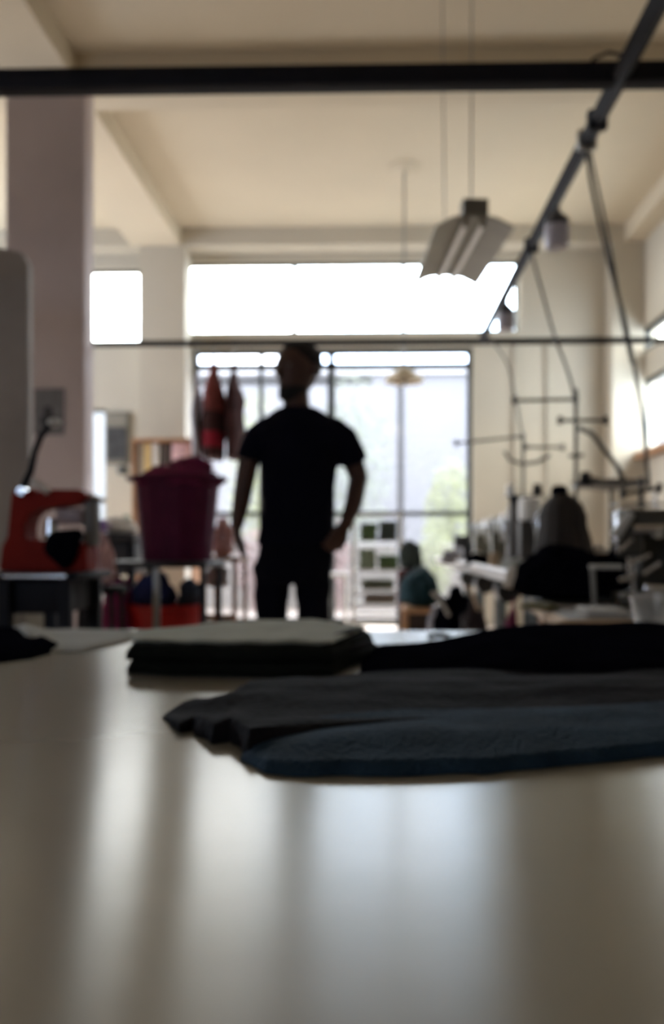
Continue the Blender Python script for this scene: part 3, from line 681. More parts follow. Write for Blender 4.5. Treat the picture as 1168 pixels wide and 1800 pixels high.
# hair & beard
hr = MB()
hr.loft([[hp((rx+.009)*math.cos(k/24*2*math.pi), oy+.010+(ry+.004)*math.sin(k/24*2*math.pi), z+.008) for k in range(24)] for z, rx, ry, oy in ((-.01, .060, .060, .030), (.02, .071, .078, .020), (.045, .074, .092, .010), (.075, .068, .088, .010), (.098, .051, .066, .012), (.114, .026, .034, .012))])
bake(hr.build('hair', HAIR, man), [('REMESH', dict(mode='VOXEL', voxel_size=.006)), ('SMOOTH', dict(factor=.5, iterations=2))])
br = MB()
br.loft([[hp((rx)*math.cos(k/24*2*math.pi), oy+ry*math.sin(k/24*2*math.pi), z) for k in range(24)] for z, rx, ry, oy in ((-.122, .020, .022, -.064), (-.108, .040, .045, -.050), (-.082, .053, .062, -.026), (-.062, .060, .066, -.018))])
bake(br.build('beard', HAIR, man), [('REMESH', dict(mode='VOXEL', voxel_size=.006)), ('SMOOTH', dict(factor=.5, iterations=2))])
# t-shirt
ts = MB()
tsr = [(521, 958, 68, .125), (522, 930, 66, .12), (524, 880, 63, .112), (526, 830, 66, .118), (527, 785, 74, .128), (527, 760, 78, .128), (526, 746, 72, .116), (525, 735, 60, .100), (523, 725, 45, .082), (522, 717, 30, .068)]
ts.loft([ell(m3(px, py), rw*PXM*(1+.0*i), ry, 36) for i, (px, py, rw, ry) in enumerate(tsr)])
ts.tube([m3(490, 750), m3(470, 757), m3(455, 772), m3(446, 790), m3(442, 808)], [.045, .058, .060, .058, .058], 20)
ts.tube([m3(562, 750), m3(584, 757), m3(603, 772, .01), m3(614, 790, .02), m3(622, 810, .04)], [.045, .058, .062, .060, .060], 20)
to = bake(ts.build('t_shirt', TEE, man), [('REMESH', dict(mode='VOXEL', voxel_size=.007)), ('SMOOTH', dict(factor=.6, iterations=14))])
for v in to.data.vertices:
    p = v.co+man.location; n_ = noise.noise((p.x*9, p.y*5, p.z*14))*.006+noise.noise((p.x*22, 3, p.z*18))*.003
    v.co += v.normal*n_
# trousers
tr = MB()
tr.loft([ell(m3(px, py), rw*PXM, ry, 36) for px, py, rw, ry in ((521, 930, 60, .112), (519, 960, 64, .118), (517, 990, 67, .125), (517, 1012, 66, .12), (517, 1026, 60, .10))])
for (h_, k_, a_), hx, kx in ((LL, 479, 476), (RL, 550, 549)):
    h2 = m3(hx, 995); k2 = Vector((m3(kx, 1000).x, YM-.01, .50)); a2 = Vector((a_.x, YM+.02, .10))
    tr.tube([h2, h2.lerp(k2, .35), h2.lerp(k2, .7), k2, k2.lerp(a2, .6), a2, a2+Vector((0, 0, -.03))], [.076, .066, .062, .060, .060, .066, .068], 24)
to = bake(tr.build('trousers', PANTS, man), [('REMESH', dict(mode='VOXEL', voxel_size=.008)), ('SMOOTH', dict(factor=.5, iterations=3))])
for v in to.data.vertices:
    p = v.co+man.location; v.co += v.normal*(noise.noise((p.x*12, p.y*8, p.z*16))*.008)
for (h_, k_, a_) in (LL, RL):
    MB().tube([a_+Vector((0, .07, -.05)), a_+Vector((0, -.02, -.045)), a_+Vector((0, -.13, -.055)), a_+Vector((0, -.215, -.062))], [.036, .047, .045, .024], 16, .8).build('shoe', mat('dark_shoe', (.02, .02, .02), .5), man)

# ------------------------------------------------------------------ rack of folded clothes behind the man
ys = 8.0
r = empty('wire_rack', (X(672, ys), ys, 0), 'pale metal rack with folded green clothes in front of the sliding window', 'rack')
RX0, RX1 = X(622, ys), X(705, ys)
PALE = mat('pale_rack_enamel', (.50, .48, .44), .5)
rz = [Z(v, ys) for v in (905, 950, 1000, 1034, 1058, 1078)]
for z_ in rz: MB().b2(RX0, RX1, ys-.18, ys+.18, z_-.012, z_, .003).build('shelf', PALE, r)
for x_ in (RX0, RX1):
    for y_ in (-.18, .18): MB().b2(x_-.014, x_+.014, ys+y_-.014, ys+y_+.014, 0, rz[0]+.02, .003).build('post', PALE, r)
for i, (k, a, b_, h_, m_, lb) in enumerate(((1, 634, 664, .17, LEAFD, 'dark green folded stack on the left of the rack\'s upper shelf'), (1, 667, 698, .19, mat('black_green', (.03, .04, .035), .9), 'blackish folded stack on the right of the rack\'s upper shelf'), (2, 632, 662, .2, mat('sage_green_cloth', (.16, .2, .14), .9), 'sage green folded stack on the left of the rack\'s middle shelf'), (2, 666, 700, .14, LEAFD, 'dark green folded stack on the right of the rack\'s middle shelf'), (3, 636, 692, .09, mat('moss_cloth', (.09, .10, .07), .9), 'mossy folded cloth on the rack shelf below the green stacks'), (4, 640, 696, .08, mat('brown_grey_cloth', (.16, .13, .11), .9), 'brown grey folded cloth on the lowest filled rack shelf'))):
    nl = 3; m_b = MB()
    for j in range(nl): m_b.box(((X(a, ys)+X(b_, ys))/2+random.uniform(-.006, .006), ys, rz[k]+.001+h_*(j+.5)/nl), (X(b_, ys)-X(a, ys), .30, h_/nl*.98), .012)
    m_b.build('folded_clothes', m_, label=lb, cat='folded clothes', group='folded clothes on the rack')
ys = 8.6
r = empty('terrace_bench', (X(565, ys), ys, 0), 'pale low bench under the sliding window behind the man', 'bench')
MB().b2(X(560, ys), X(612, ys), ys-.15, ys+.15, .62, .66, .004).build('bench_top', PALE, r)
for px in (564, 608): MB().b2(X(px, ys)-.015, X(px, ys)+.015, ys-.14, ys+.14, 0, .62).build('leg', PALE, r)

# chair and bags mid right
ys = 5.2
r = empty('wooden_chair', (X(738, ys), ys, 0), 'pale wooden chair with dark teal cloth over its back by the sewing tables', 'chair')
zt = Z(1066, ys)
MB().b2(X(708, ys), X(776, ys), ys-.2, ys+.2, zt-.03, zt, .008).build('seat', SAND, r)
for px in (712, 772):
    for y_ in (-.18, .18): MB().b2(X(px, ys)-.016, X(px, ys)+.016, ys+y_-.016, ys+y_+.016, 0, zt-.03, .003).build('leg', SAND, r)
lump((X(738, ys), ys, zt), (.27, .32, Z(992, ys)-zt), 31, .15).build('draped_garment', TEAL, label='dark teal garment heaped on the pale wooden chair', cat='garment')
lump((X(722, ys+.45), ys+.45, Z(1002, ys+.28)+.001), (.17, .2, .22), 33, .2).build('draped_garment', mat('dark_green_knit', (.04, .055, .045), .9), label='dark green garment hanging behind the teal one', cat='garment')
MB().b2(X(700, ys+.28), X(760, ys+.28), ys+.34, ys+.56, .5, Z(1002, ys+.28), .01).build('storage_box', mat('dark_maroon_box', (.09, .02, .02), .7), label='dark maroon box behind the teal garment', cat='box')
r = empty('storage_crate', (X(730, ys+.28), ys+.45, 0), 'low dark crate under the maroon box', 'crate')
MB().b2(X(700, ys+.28), X(760, ys+.28), ys+.34, ys+.56, 0, .499, .01).build('crate_body', mat('dark_crate', (.04, .035, .035), .7), r)

# ------------------------------------------------------------------ sewing stations
ZT = .82
def make_table():
    r = empty('sewing_table', (0, 0, 0), 'x', 'table')
    MB().box((0, 0, ZT-.02), (1.05, .54, .034), .004).build('tabletop', mat('pale_table_laminate', (.55, .53, .50), .3), r, world=False)
    MB().box((0, .268, ZT-.02), (1.054, .012, .04), .003).build('edge_band', mat('white_edge_band', (.75, .72, .68), .35), r, world=False)
    for s_ in (-1, 1):
        m = MB(); m.box((s_*.42, 0, .41), (.05, .04, .76), .004).box((s_*.42, 0, .03), (.05, .46, .05), .006).box((s_*.42, 0, ZT-.055), (.05, .42, .03), .004)
        m.build('leg', mat('green_grey_steel', (.10, .12, .115), .5), r, world=False)
    MB().box((0, 0, .28), (.80, .03, .04), .004).build('crossbar', mat('green_grey_steel', (.10, .12, .115), .5), r, world=False)
    MB().box((0, -.02, .12), (.40, .26, .02), .006, Matrix.Rotation(R(12), 3, 'X')).build('treadle', BLACKM, r, world=False)
    m = MB(); m.cyl((.18, 0, ZT-.17), (.38, 0, ZT-.17), .075); m.cyl((.38, 0, ZT-.17), (.41, 0, ZT-.17), .05); m.build('motor', mat('black_motor', (.02, .02, .02), .4), r, world=False)
    return r
def make_machine(bodym, name='sewing_machine'):
    r = empty(name, (0, 0, 0), 'x', 'sewing machine')
    MB().box((0, 0, .02), (.48, .18, .04), .012, seg=3).build('bed', bodym, r, world=False)
    m = MB()
    m.loft([[Vector((x_, y_, z_)) for x_, y_ in ((.12-a, -.055-b), (.22+a, -.055-b), (.22+a, .055+b), (.12-a, .055+b))] for z_, a, b in ((.04, .01, .012), (.08, 0, 0), (.20, 0, 0), (.29, .012, .004), (.31, 0, -.01))])
    m.box((-.04, 0, .255), (.36, .10, .085), .025, seg=4)
    m.box((-.20, 0, .225), (.075, .105, .15), .02, seg=4)
    m.build('arm', bodym, r, world=False)
    MB().box((-.240, 0, .225), (.008, .09, .13), .004).build('face_plate', CHROME, r, world=False)
    w_ = MB(); w_.lathe([(.02, 0), (.062, .004), (.070, .012), (.070, .026), (.062, .034), (.02, .03)], (0, 0, 0), M=Matrix.Rotation(R(90), 3, 'Y')); w_.bm.transform(Matrix.Translation((.236, 0, .25)))
    w_.build('handwheel', mat('dark_handwheel', (.05, .05, .05), .35), r, world=False)
    MB().cyl((-.20, 0, .155), (-.20, 0, .075), .006).build('needle_bar', CHROME, r, world=False)
    m = MB(); m.cyl((-.185, .012, .155), (-.185, .012, .055), .005); m.box((-.19, .0, .05), (.03, .05, .008), .003); m.build('presser_foot', CHROME, r, world=False)
    m = MB(); m.cyl((-.13, -.052, .225), (-.13, -.085, .225), .018); m.cyl((-.13, -.085, .225), (-.13, -.092, .225), .009); m.build('tension_dial', CHROME, r, world=False)
    m = MB(); m.cyl((-.12, 0, .295), (-.12, 0, .35), .004); m.cyl((.08, 0, .30), (.08, 0, .335), .010); m.build('thread_post', CHROME, r, world=False)
    MB().box((.17, -.058, .20), (.07, .012, .09), .005).build('stitch_dial_plate', mat('black_plate', (.03, .03, .03), .4), r, world=False)
    return r
gA = 'sewing tables in the row along the aisle'
TB = make_table(); XA = .89
spots = [(XA, 3.95), (XA, 5.02), (XA, 6.09), (XA, 7.16)]
place(TB, (spots[0][0], spots[0][1], 0), R(90), 'sewing table with a pale edge at the near end of the aisle row', gA)
lbs = ['second sewing table from the near end of the aisle row', 'third sewing table from the near end of the aisle row', 'farthest sewing table of the aisle row, by the window']
for (x_, y_), lb in zip(spots[1:], lbs): place(copy_tree(TB), (x_, y_, 0), R(90), lb, gA)
place(copy_tree(TB), (1.95, 4.75, 0), R(90), 'nearer sewing table of the right hand row by the wall', 'sewing tables by the right wall')
place(copy_tree(TB), (1.95, 5.85, 0), R(90), 'farther sewing table of the right hand row by the wall', 'sewing tables by the right wall')
MC = make_machine(OLIVE)
gM = 'sewing machines on the tables'
place(MC, (.92, 4.25, ZT), R(78), 'olive grey sewing machine behind the dark covered one', gM)
for x_, y_, a_, lb in ((.84, 5.1, 90, 'olive grey sewing machine on the second aisle table'), (.88, 6.15, 96, 'olive grey sewing machine on the third aisle table'), (1.0, 7.0, 90, 'olive grey sewing machine on the farthest aisle table'), (1.92, 4.8, 90, 'olive grey sewing machine on the nearer table by the right wall'), (1.92, 5.9, 90, 'olive grey sewing machine on the farther table by the right wall')):
    place(copy_tree(MC), (x_, y_, ZT), R(a_), lb, gM)

# covered machine
q = Vector((X(992, 3.62), 3.62, ZT)); hcv = Z(868, 3.62)-ZT
pr = [(0, 52), (.25, 50), (.45, 46), (.6, 40), (.72, 40), (.85, 34), (.95, 22), (1, 10)]
rings = []
for t, w_ in pr:
    rings.append([q+Vector((w_*3.62/F*math.cos(k/36*2*math.pi)*(1+.05*math.sin(k*1.7+t*3))-.01*t, w_*3.62/F*1.15*math.sin(k/36*2*math.pi)*(1+.05*math.cos(k*2.1)), hcv*t)) for k in range(36)])
mcov = MB().loft(rings).build('machine_cover', mat('dark_brown_cover', (.028, .023, .02), .9, var=.2, bump=.3, bscale=30), label='dark brown cloth cover over a machine behind the black heap', cat='cover')
MB().lathe([(.035, 0), (.04, .02), (.03, .045), (.01, .05)], (q.x-.02, q.y, q.z+hcv-.012)).build('black_cap', BLKCLOTH, mcov, label='black cap')

# thread cones
def cone(loc, m, label, s=1.0, g='thread cones on the machines'):
    r = empty('thread_cone', loc, label, 'thread cone', g)
    MB().lathe([(.050*s, .008*s), (.054*s, .02*s), (.044*s, .12*s), (.034*s, .13*s), (.012*s, .132*s)], loc).build('thread', m, r)
    MB().lathe([(.036*s, 0), (.040*s, .007*s)], loc).build('cone_base', BLACKM, r)
    return r
BT = mat('black_thread', (.01, .01, .012), .8)
r_ = empty('cone_box', (X(930, 4.55), 4.55, ZT), 'grey steel box carrying white thread behind the covered machine', 'box')
# a raised spool shelf carrying cones (on poles) behind the first tables
def stand(px, Y, ytop, arms, ytray, label, traypx, m=None):
    x_ = X(px, Y); r = empty('thread_stand', (x_, Y, ZT), label, 'thread stand', 'thread stands')
    m = m or mat('dark_stand_steel', (.06, .055, .05), .5)
    MB().cyl((x_, Y, ZT), (x_, Y, Z(ytop, Y)), .010, seg=10).build('pole', m, r)
    MB().lathe([(.035, 0), (.035, .012), (.015, .02)], (x_, Y, ZT)).build('base', m, r)
    for (pa, ya, pb, yb_) in arms: MB().cyl(at(pa, ya, Y), at(pb, yb_, Y), .0085, seg=8).build('cross_arm', m, r)
    for (pa, ya, pb, yb_) in arms[:2]:
        for s_, yv in ((pa, ya), (pb, yb_)): MB().lathe([(.013, -.02), (.013, .02)], at(s_, yv, Y), 10).build('thread_guide', m, r)
    zt = Z(ytray, Y)
    a, b_ = X(traypx[0], Y), X(traypx[1], Y)
    MB().b2(a, b_, Y-.07, Y+.07, zt-.008, zt, .003).build('tray', GREYM, r)
    return x_, zt
x1_, zt1 = stand(1013, 3.95, 686, [(905, 704, 1013, 702), (985, 739, 1066, 739), (1000, 802, 1026, 800)], 856, 'tall dark thread stand with two cross arms behind the covered machine', (1008, 1090))
cone((X(1030, 3.95), 3.95, zt1), BT, 'black thread cone on the tall stand\'s tray, left', .55)
x2_, zt2 = stand(920, 5.3, 762, [(802, 779, 920, 767), (924, 786, 990, 786)], 872, 'lower thread stand with one long arm reaching left over the window edge', (888, 960), mat('grey_stand_steel', (.13, .125, .12), .5))
rr = [c for c in bpy.data.objects if c.name.startswith('thread_stand')][1]
P = [at(888, 793, 5.3), at(897, 808, 5.3), at(920, 816, 5.3), at(945, 812, 5.3), at(968, 800, 5.3)]
MB().tube(P, .011, 8).build('curved_guide', mat('grey_stand_steel', (.13, .125, .12), .5), rr)
cone((X(898, 5.3), 5.3, zt2), WHITE, 'white thread cone on the lower stand\'s tray', .6)
cone((X(945, 5.3), 5.3, zt2), BT, 'black thread cone on the lower stand\'s tray', .6)
x3_, zt3 = stand(1128, 3.3, 840, [(1096, 868, 1160, 858)], 886, 'short thread stand at the right edge where the thick cord ends', (1080, 1162))
# hose from the tall stand
cord('bent_hose', [at(1018, 752, 3.9), at(1042, 764, 3.9), at(1062, 790, 3.9), at(1084, 818, 3.9), at(1100, 852, 3.9)], .012, 'bent dark hose curving down right from the tall thread stand', m=mat('dark_hose', (.07, .065, .055), .5))
r = empty('thread_tray', at(1075, 848, 4.3), 'shallow dark tray of thread ends behind the bent hose', 'tray')
tm = MB(); tm.lathe([(.05, 0), (.19, .03), (.2, .045), (.18, .04), (.05, .012)], at(1072, 862, 4.3)); tm.build('dish', mat('dark_dish', (.09, .085, .075), .5), r)
MB().cyl((r.location.x, 4.3, ZT), (r.location.x, 4.3, Z(862, 4.3)), .009).build('pole', BLACKM, r)
lump(at(1045, 858, 4.3), (.10, .1, .06), 41, .3).build('thread_tangle', BT, label='dark tangle of thread on the shallow tray', cat='thread')
# big white roll
bpy.data.objects.remove(r_)
yy = 4.62; x_ = X(931, yy); za = Z(916, yy)
MB().b2(X(912, yy), X(950, yy), yy-.06, yy+.06, ZT, za, .006).build('spool_block', mat('dark_block', (.07, .06, .055), .6), label='dark block under the big white thread roll', cat='block')
MB().lathe([(.050, 0), (.062, .01), (.064, .06), (.060, .125), (.045, .132), (.015, .134)], (x_, yy, za)).build('thread_roll', WHITE, label='big white thread roll left of the dark brown cover', cat='thread roll')
MB().lathe([(.03, 0), (.035, .05), (.02, .055)], (X(905, 4.8), 4.8, Z(886, 4.8)-.0)).build('stand_knob', BLACKM, label='small black knob above and left of the white thread roll', cat='knob')
MB().b2(X(896, 4.8), X(914, 4.8), 4.76, 4.84, ZT, Z(886, 4.8), .005).build('machine_post', mat('dark_block', (.07, .06, .055), .6), label='dark upright block left of the white thread roll', cat='block')
# more thread and clutter on the row
gC = 'thread cones standing on the tables'
for px, y_, m_, s_, lb in ((1048, 3.75, OFFW, 1.0, 'cream thread cone right of the dark brown cover'), (1068, 4.0, WHITE, .9, 'white thread cone behind the cream one'), (1086, 4.1, BT, .9, 'black thread cone right of the white one behind the black heap'), (858, 6.4, WHITE, .8, 'white thread cone on the third aisle table'), (838, 5.6, OFFW, .7, 'cream thread cone near the aisle edge of the second table'), (822, 7.4, BT, 1.3, 'black thread cone by the window frame'), (806, 6.6, LGREY, .9, 'grey thread cone on the aisle edge in front of the window frame'), (870, 4.6, TAN, .7, 'tan thread cone behind the long pale table edge')):
    cone((X(px, y_), y_, ZT), m_, lb, s_, gC)
MB().box((X(812, 7.0), 7.0, ZT+.11), (.13, .12, .22), .01).build('control_box', mat('black_box', (.02, .02, .022), .5), label='black control box at the far end of the aisle row', cat='box')
for px, py, y_, d_, m_, lb, sd in ((795, 0, 5.6, (.16, .2, .11), LGREY, 'light grey cloth scrap heaped on the second table\'s aisle edge', 51), (842, 0, 4.9, (.16, .2, .09), BLKCLOTH, 'black cloth scrap on the aisle edge of the second table', 52), (905, 0, 4.15, (.14, .25, .07), GREYCL, 'grey cloth scrap beside the dark cover on the nearest aisle table', 53)):
    lump((X(px, y_), y_, ZT), d_, sd, .25, 3).build('cloth_scrap', m_, label=lb, cat='cloth')
# things below the aisle row
bags = []
for px, y_, z0, d_, m_, lb, sd in ((798, 4.55, 0, (.32, .3, .76), BLKCLOTH, 'tall black bag on the floor under the aisle row', 61), (834, 4.2, 0, (.20, .2, .70), mat('dark_bag', (.03, .02, .02), .8), 'dark bag leaning by the green grey table leg', 62), (900, 3.45, 0, (.10, .14, .74), MAROONC, 'maroon bag hanging from the corner of the nearest aisle table', 63), (765, 4.8, 0, (.14, .16, .60), LGREY, 'light grey plastic bag left of the tall black bag', 64), (868, 3.98, 0, (.16, .2, .55), mat('dark_red_bag', (.07, .015, .015), .8), 'dark red bag behind the green grey table leg', 65)):
    bags.append(lump((X(px, y_), y_, z0), d_, sd, .18, 2.6).build('fabric_bag', m_, label=lb, cat='bag'))
for bi, (a, b_, y_, m_, lb) in enumerate((((760, 1040), (790, 1082), 4.39, WHITEM, 'white strap'), ((820, 1030), (842, 1072), 4.08, TAN, 'tan strap'))):
    MB().tube([at(*a, y_), at((a[0]+b_[0])/2+3, (a[1]+b_[1])/2, y_-.01), at(*b_, y_)], .022, 8, .5).build('bag_strap', m_, bags[bi], label=lb)
lump((X(905, 3.33), 3.33, Z(1035, 3.33)), (.09, .1, .10), 66, .3).build('cloth_scrap', OFFW, label='off white cloth poking out above the maroon bag', cat='cloth')
# long pale edge roll on aisle side of the first two tables
MB().tube([at(770, 982, 6.6), at(830, 993, 4.9), at(905, 1010, 3.55)], [.022, .024, .024], 12, .7).build('fabric_roll', mat('white_fabric_roll', (.72, .68, .66), .6), label='long narrow white fabric roll lying along the aisle edge of the row', cat='fabric roll')

# ------------------------------------------------------------------ near plywood table with black heap and machine
ZP = .76
r = empty('plywood_table', (1.05, 2.5, 0), 'worn plywood table at the right with a black heap on it', 'table')
pl = [(X(932, 2.95), 2.95), (X(930, 2.80), 2.80), (X(985, 2.02), 2.02), (1.9, 2.0), (1.9, 2.95)]
MB().prism(pl, ZP-.035, ZP, 'xy', .003).build('tabletop', PLY, r)
MB().prism([(x_+.02, y_-.0) for x_, y_ in ((pl[1][0], 2.9), (X(985, 2.02)+.005, 2.04), (1.86, 2.04), (1.86, 2.9))], ZP, ZP+.002, 'xy').build('table_mat', mat('grey_table_mat', (.22, .21, .20), .5), r, label='grey worn surface sheet')
for x_, y_ in ((.62, 2.85), (.56, 2.12), (1.8, 2.1), (1.8, 2.85)): MB().b2(x_-.025, x_+.025, y_-.025, y_+.025, 0, ZP-.035, .003).build('leg', WOOD, r)
ZQ = ZP+.0025
bh = lump((X(995, 2.72), 2.72, ZQ), (.34, .34, Z(952, 2.72)-ZQ), 71, .12, 1.8); bh.build('garment_heap', BLKCLOTH, label='large black garment heap on the plywood table', cat='garment')
lump((X(1082, 2.87), 2.87, ZQ), (.20, .2, Z(955, 2.85)-ZQ), 72, .2, 2.0).build('garment_heap', BLKCLOTH, label='smaller black garment heap between the big heap and the chrome fitted machine', cat='garment')
mm = make_machine(mat('dark_machine_enamel', (.07, .066, .055), .3), 'overlock_machine')
for c in mm.children:
    if c.name.startswith('handwheel'): c.data.materials[0] = CHROME
MB().cyl((-.25, -.075, .215), (-.205, -.075, .285), .017, .014).build('machine_lamp', WHITEM, mm, world=False)
MB().cyl((-.20, -.078, .235), (-.11, -.078, .235), .014).build('chrome_tube', CHROME, mm, world=False)
for k_, (a_, b_) in enumerate((((-.235, -.07, .17), (-.20, -.07, .205)), ((-.21, -.07, .13), (-.15, -.075, .16)), ((-.17, -.07, .10), (-.12, -.07, .135)), ((-.24, -.07, .08), (-.19, -.07, .10)))):
    MB().cyl(a_, b_, .008, .006, 10).build('looper_rod', CHROME, mm, world=False)
MB().box((-.12, -.075, .055), (.10, .02, .03), .006).build('cloth_plate', CHROME, mm, world=False)
tc_ = empty('table_clamp', (X(1045, 2.42), 2.42, ZQ), 'small pale metal bracket standing in front of the black heap', 'clamp')
MB().box((X(1066, 2.42), 2.42, Z(996, 2.42)), (.10, .02, .014), .004).build('clamp_bar', WHITEM, tc_)
MB().cyl((X(1046, 2.42), 2.42, ZQ), (X(1042, 2.42), 2.42, Z(996, 2.42)), .008).build('clamp_post', GREYM, tc_)
place(mm, (X(1098, 2.45)+.22, 2.45, ZQ), R(-8), 'dark machine with shiny chrome parts at the right edge behind the plastic cup')
MB().box((X(1160, 2.62), 2.66, ZQ+.14), (.12, .08, .28), .02).build('machine_motor_box', mat('dark_olive_box', (.05, .047, .04), .5), label='dark olive box behind the chrome fitted machine', cat='box')
lump((X(955, 2.3), 2.35, ZQ), (.12, .16, .022), 74, .2).build('cloth_scrap', mat('olive_yellow_cloth', (.12, .10, .03), .9), label='olive yellow scrap at the near edge of the plywood table', cat='cloth')
MB().b2(X(1020, 2.15), X(1090, 2.15), 2.08, 2.2, ZQ, ZQ+.02, .003).build('paper_stack', mat('pale_paper', (.5, .5, .48), .7), label='pale paper stack at the near edge of the plywood table', cat='paper')

# ------------------------------------------------------------------ cutting table
TZ = .78
YE = (H-TZ)*F/(1108-HY)
r = empty('cutting_table', (-1.69, -.54, 0), 'large pale laminate cutting table filling the foreground', 'table')
MB().b2(-1.7, 1.55, -.55, YE, TZ-.03, TZ, .003).build('tabletop', TABLE, r)
for x_ in (-1.5, 1.35):
    for y_ in (-.4, 1.4): MB().b2(x_-.035, x_+.035, y_-.035, y_+.035, 0, TZ-.03, .004).build('leg', GREYM, r)
MB().b2(-1.5, 1.35, -.02+.5, .02+.5, TZ-.1, TZ-.03).build('apron', GREYM, r)
def T(px, py, h=0):          # point on the table surface (raised by h)
    Y = 1.0
    for _ in range(12):
        q = at(px, py, Y); Y *= (H-TZ-h)/max(.001, H-q.z)
    q = at(px, py, Y); return (q.x, q.y)
# folded pile: layers
r = empty('folded_garment', (X(400, 1.15), 1.15, TZ), 'thick folded dark garment with window sheen painted as a sage grey top lying left of centre', 'garment')
FB = [T(222, 1186), T(300, 1190), T(400, 1192), T(500, 1193), T(585, 1190)]
FB2 = [(x_-.0, y_) for x_, y_ in FB]
BKl = [(X(236, 1.13), 1.13), (X(330, 1.22), 1.22), (X(440, 1.31), 1.31), (X(560, 1.33), 1.33), (X(655, 1.24), 1.24)]
def slab(front, back, z0, z1, m, nm, seed, inset=0, rnd=.5):
    mb = MB(); nu, nn = 60, 14; cols = []
    for i in range(nu+1):
        u = i/nu; a = Vector((*lerp_poly(front, u), 0)); b = Vector((*lerp_poly(back, u), 0)); d = (b-a).normalized()
        a = a+d*inset; b = b-d*inset
        e = min(1, min(u, 1-u)/.05)**.5
        th = (z1-z0)*(.35+.65*e); zc = z0+th/2+.0; ring = []
        wob = .003*noise.noise((u*6, seed, 0))
        for k in range(nn):      # front rounded edge
            t = -math.pi/2-math.pi*k/(nn-1)
            ring.append(a+d*(th*rnd)+d*math.cos(t)*th*rnd+Vector((0, 0, zc+math.sin(t)*th/2*(1) + wob)))
        N = 14
        for k in range(1, N):
            f_ = k/N; p = (a+d*th*rnd).lerp(b-d*th*rnd, f_); ring.append(p+Vector((0, 0, zc+th/2+wob+.003*noise.noise((p.x*25, p.y*25, seed)))))
        for k in range(nn):
            t = math.pi/2-math.pi*k/(nn-1)
            ring.append(b-d*(th*rnd)+d*math.cos(t)*th*rnd+Vector((0, 0, zc+math.sin(t)*th/2+wob)))
        cols.append(ring)
    mb.loft(cols); return mb.build(nm, m, r)
slab(FB, BKl, TZ+.001, TZ+.020, DKSAGE, 'bottom_fold', 1, .002)
slab([(x_, y_-.003) for x_, y_ in FB], BKl, TZ+.019, TZ+.041, DKSAGE, 'middle_fold', 2, .0)
slab([(x_*.97-.002, y_+.018) for x_, y_ in FB], [(x_-.01, y_-.01) for x_, y_ in BKl], TZ+.0405, TZ+.0455, SHEENTOP, 'top_sheen', 3, .0)  # thin pale layer paints the window sheen onto the top of the pile
# layered end of the pile: curled edges
for k in range(4):
    y0 = 1.06+.005*k
    a = Vector((X(566+k*9, 1.08), 1.06, TZ+.038-.009*k)); b = Vector((X(630+k*10, 1.24), 1.24, TZ+.038-.009*k))
    MB().tube([a, a.lerp(b, .4)+Vector((.012, 0, .002)), a.lerp(b, .8)+Vector((.010, 0, 0)), b], [.006, .007, .007, .005], 10).build('layer_edge', DKSAGE if k % 2 else CHARC, r)
# left cloths
drape([T(-60, 1180), T(0, 1166), T(60, 1158), T(112, 1140)], [T(-60, 1112), T(0, 1111), T(20, 1112), T(60, 1122)], lambda u, v: .014, TZ, seed=3).build('dark_cloth', BLKCLOTH, label='black cloth at the left edge of the cutting table', cat='cloth')
drape([T(25, 1135), T(90, 1147), T(150, 1146), T(250, 1124)], [T(5, 1109.5), T(90, 1109.5), T(170, 1109.5), T(232, 1111)], lambda u, v: .006+.012*max(0, 1-abs(u-.15)*5), TZ, nu=60, nv=16, seed=8, wr=.6).build('grey_cloth', GREYCL, label='thin grey cloth lying beside the black one at the table\'s far left corner', cat='cloth')
# black garment to the right (back)
fr = [T(632, 1194), T(720, 1200), T(860, 1203), T(1000, 1206), T(1168, 1200), T(1330, 1195)]
bk = [(X(640, 1.22), 1.22), (X(745, 1.26), 1.26), (X(850, 1.33), 1.33), (X(960, 1.40), 1.40), (X(1090, 1.42), 1.42), (X(1260, 1.42), 1.42)]
def hR(u, v):
    prof = [(.0, .016), (.12, .017), (.25, .020), (.36, .026), (.45, .034), (.55, .035), (.70, .034), (.85, .032), (1, .028)]
    for (a, ha), (b, hb_) in zip(prof, prof[1:]):
        if a <= u <= b: base = ha+(hb_-ha)*(u-a)/(b-a)
    return base*(.62+.38*math.sin(min(1, v*1.5)*math.pi/2))
drape(fr, bk, hR, TZ, nu=150, nv=44, edge=.06, wr=.16, sc=11, seed=20).build('black_garment', BLKCLOTH, label='black garment heaped along the right rear of the cutting table', cat='garment')
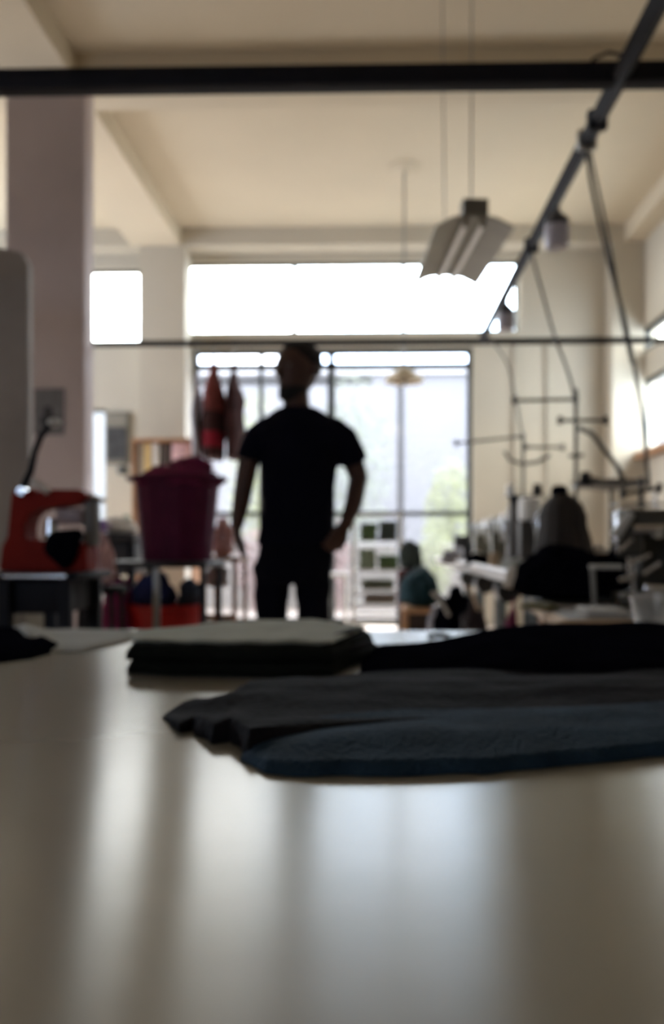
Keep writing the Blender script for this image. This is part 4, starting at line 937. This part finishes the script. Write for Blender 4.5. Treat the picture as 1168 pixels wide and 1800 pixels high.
# charcoal garment
fr = [T(285, 1264), T(312, 1292), T(340, 1284), T(372, 1310), T(402, 1306), T(436, 1334), T(500, 1324), T(560, 1318), T(640, 1312), T(720, 1305), T(900, 1298), T(1168, 1285), T(1400, 1275)]
bk = [T(300, 1254), T(345, 1236), T(372, 1243), T(410, 1233), T(440, 1214), T(480, 1210), T(520, 1204), T(570, 1202), T(620, 1200), T(760, 1196), T(900, 1196), T(1168, 1196), T(1330, 1190)]
def hC(u, v): return (.006+.014*smoothstep(u*2.2))*(.8+.2*math.sin(v*9+u*4))
drape(fr, bk, hC, TZ, nu=170, nv=44, edge=.05, wr=.35, sc=16, seed=33).build('charcoal_garment', CHARC, label='charcoal garment spread in front of the black one with a ragged left end', cat='garment')
fr = [T(425, 1338), T(470, 1360), T(560, 1366), T(700, 1366), T(850, 1362), T(1000, 1348), T(1168, 1330), T(1400, 1322)]
bk = [T(440, 1305), T(500, 1292), T(600, 1285), T(720, 1275), T(850, 1275), T(1000, 1270), T(1168, 1262), T(1400, 1255)]
def hD(u, v): return (.009+.007*smoothstep(u*3))*(.55+.45*smoothstep(v*2.2))
drape(fr, bk, hD, TZ, nu=170, nv=36, edge=.05, wr=.22, sc=14, seed=44).build('denim_garment', DENIM, label='dark blue denim garment along the front of the clothes pile', cat='garment')
# small clip
q = T(775, 1124)
r = empty('thread_snips', (q[0], q[1], TZ), 'tiny dark thread snips on the far edge of the cutting table', 'snips')
for s_ in (-1, 1): MB().tube([(q[0]-.018, q[1], TZ+.006), (q[0], q[1]+s_*.008, TZ+.008), (q[0]+.018, q[1]+s_*.003, TZ+.006)], [.004, .0045, .002], 8).build('blade', BLACKM, r)
MB().sph((q[0]-.018, q[1], TZ+.006), .0055).build('spring', BLACKM, r)
# cup
cx_, cy_ = X(1152, 1.50), 1.50
zr = Z(1046, 1.47)-TZ
MB().lathe([(.0, .0), (.030, 0), (.034, .004), (.044, zr-.006), (.047, zr-.005), (.047, zr), (.0425, zr), (.0325, .006), (.0, .005)], (cx_, cy_, TZ+.0005), 48, caps=False).build('plastic_cup', CLEAR, label='clear plastic cup at the right rear of the cutting table', cat='cup')
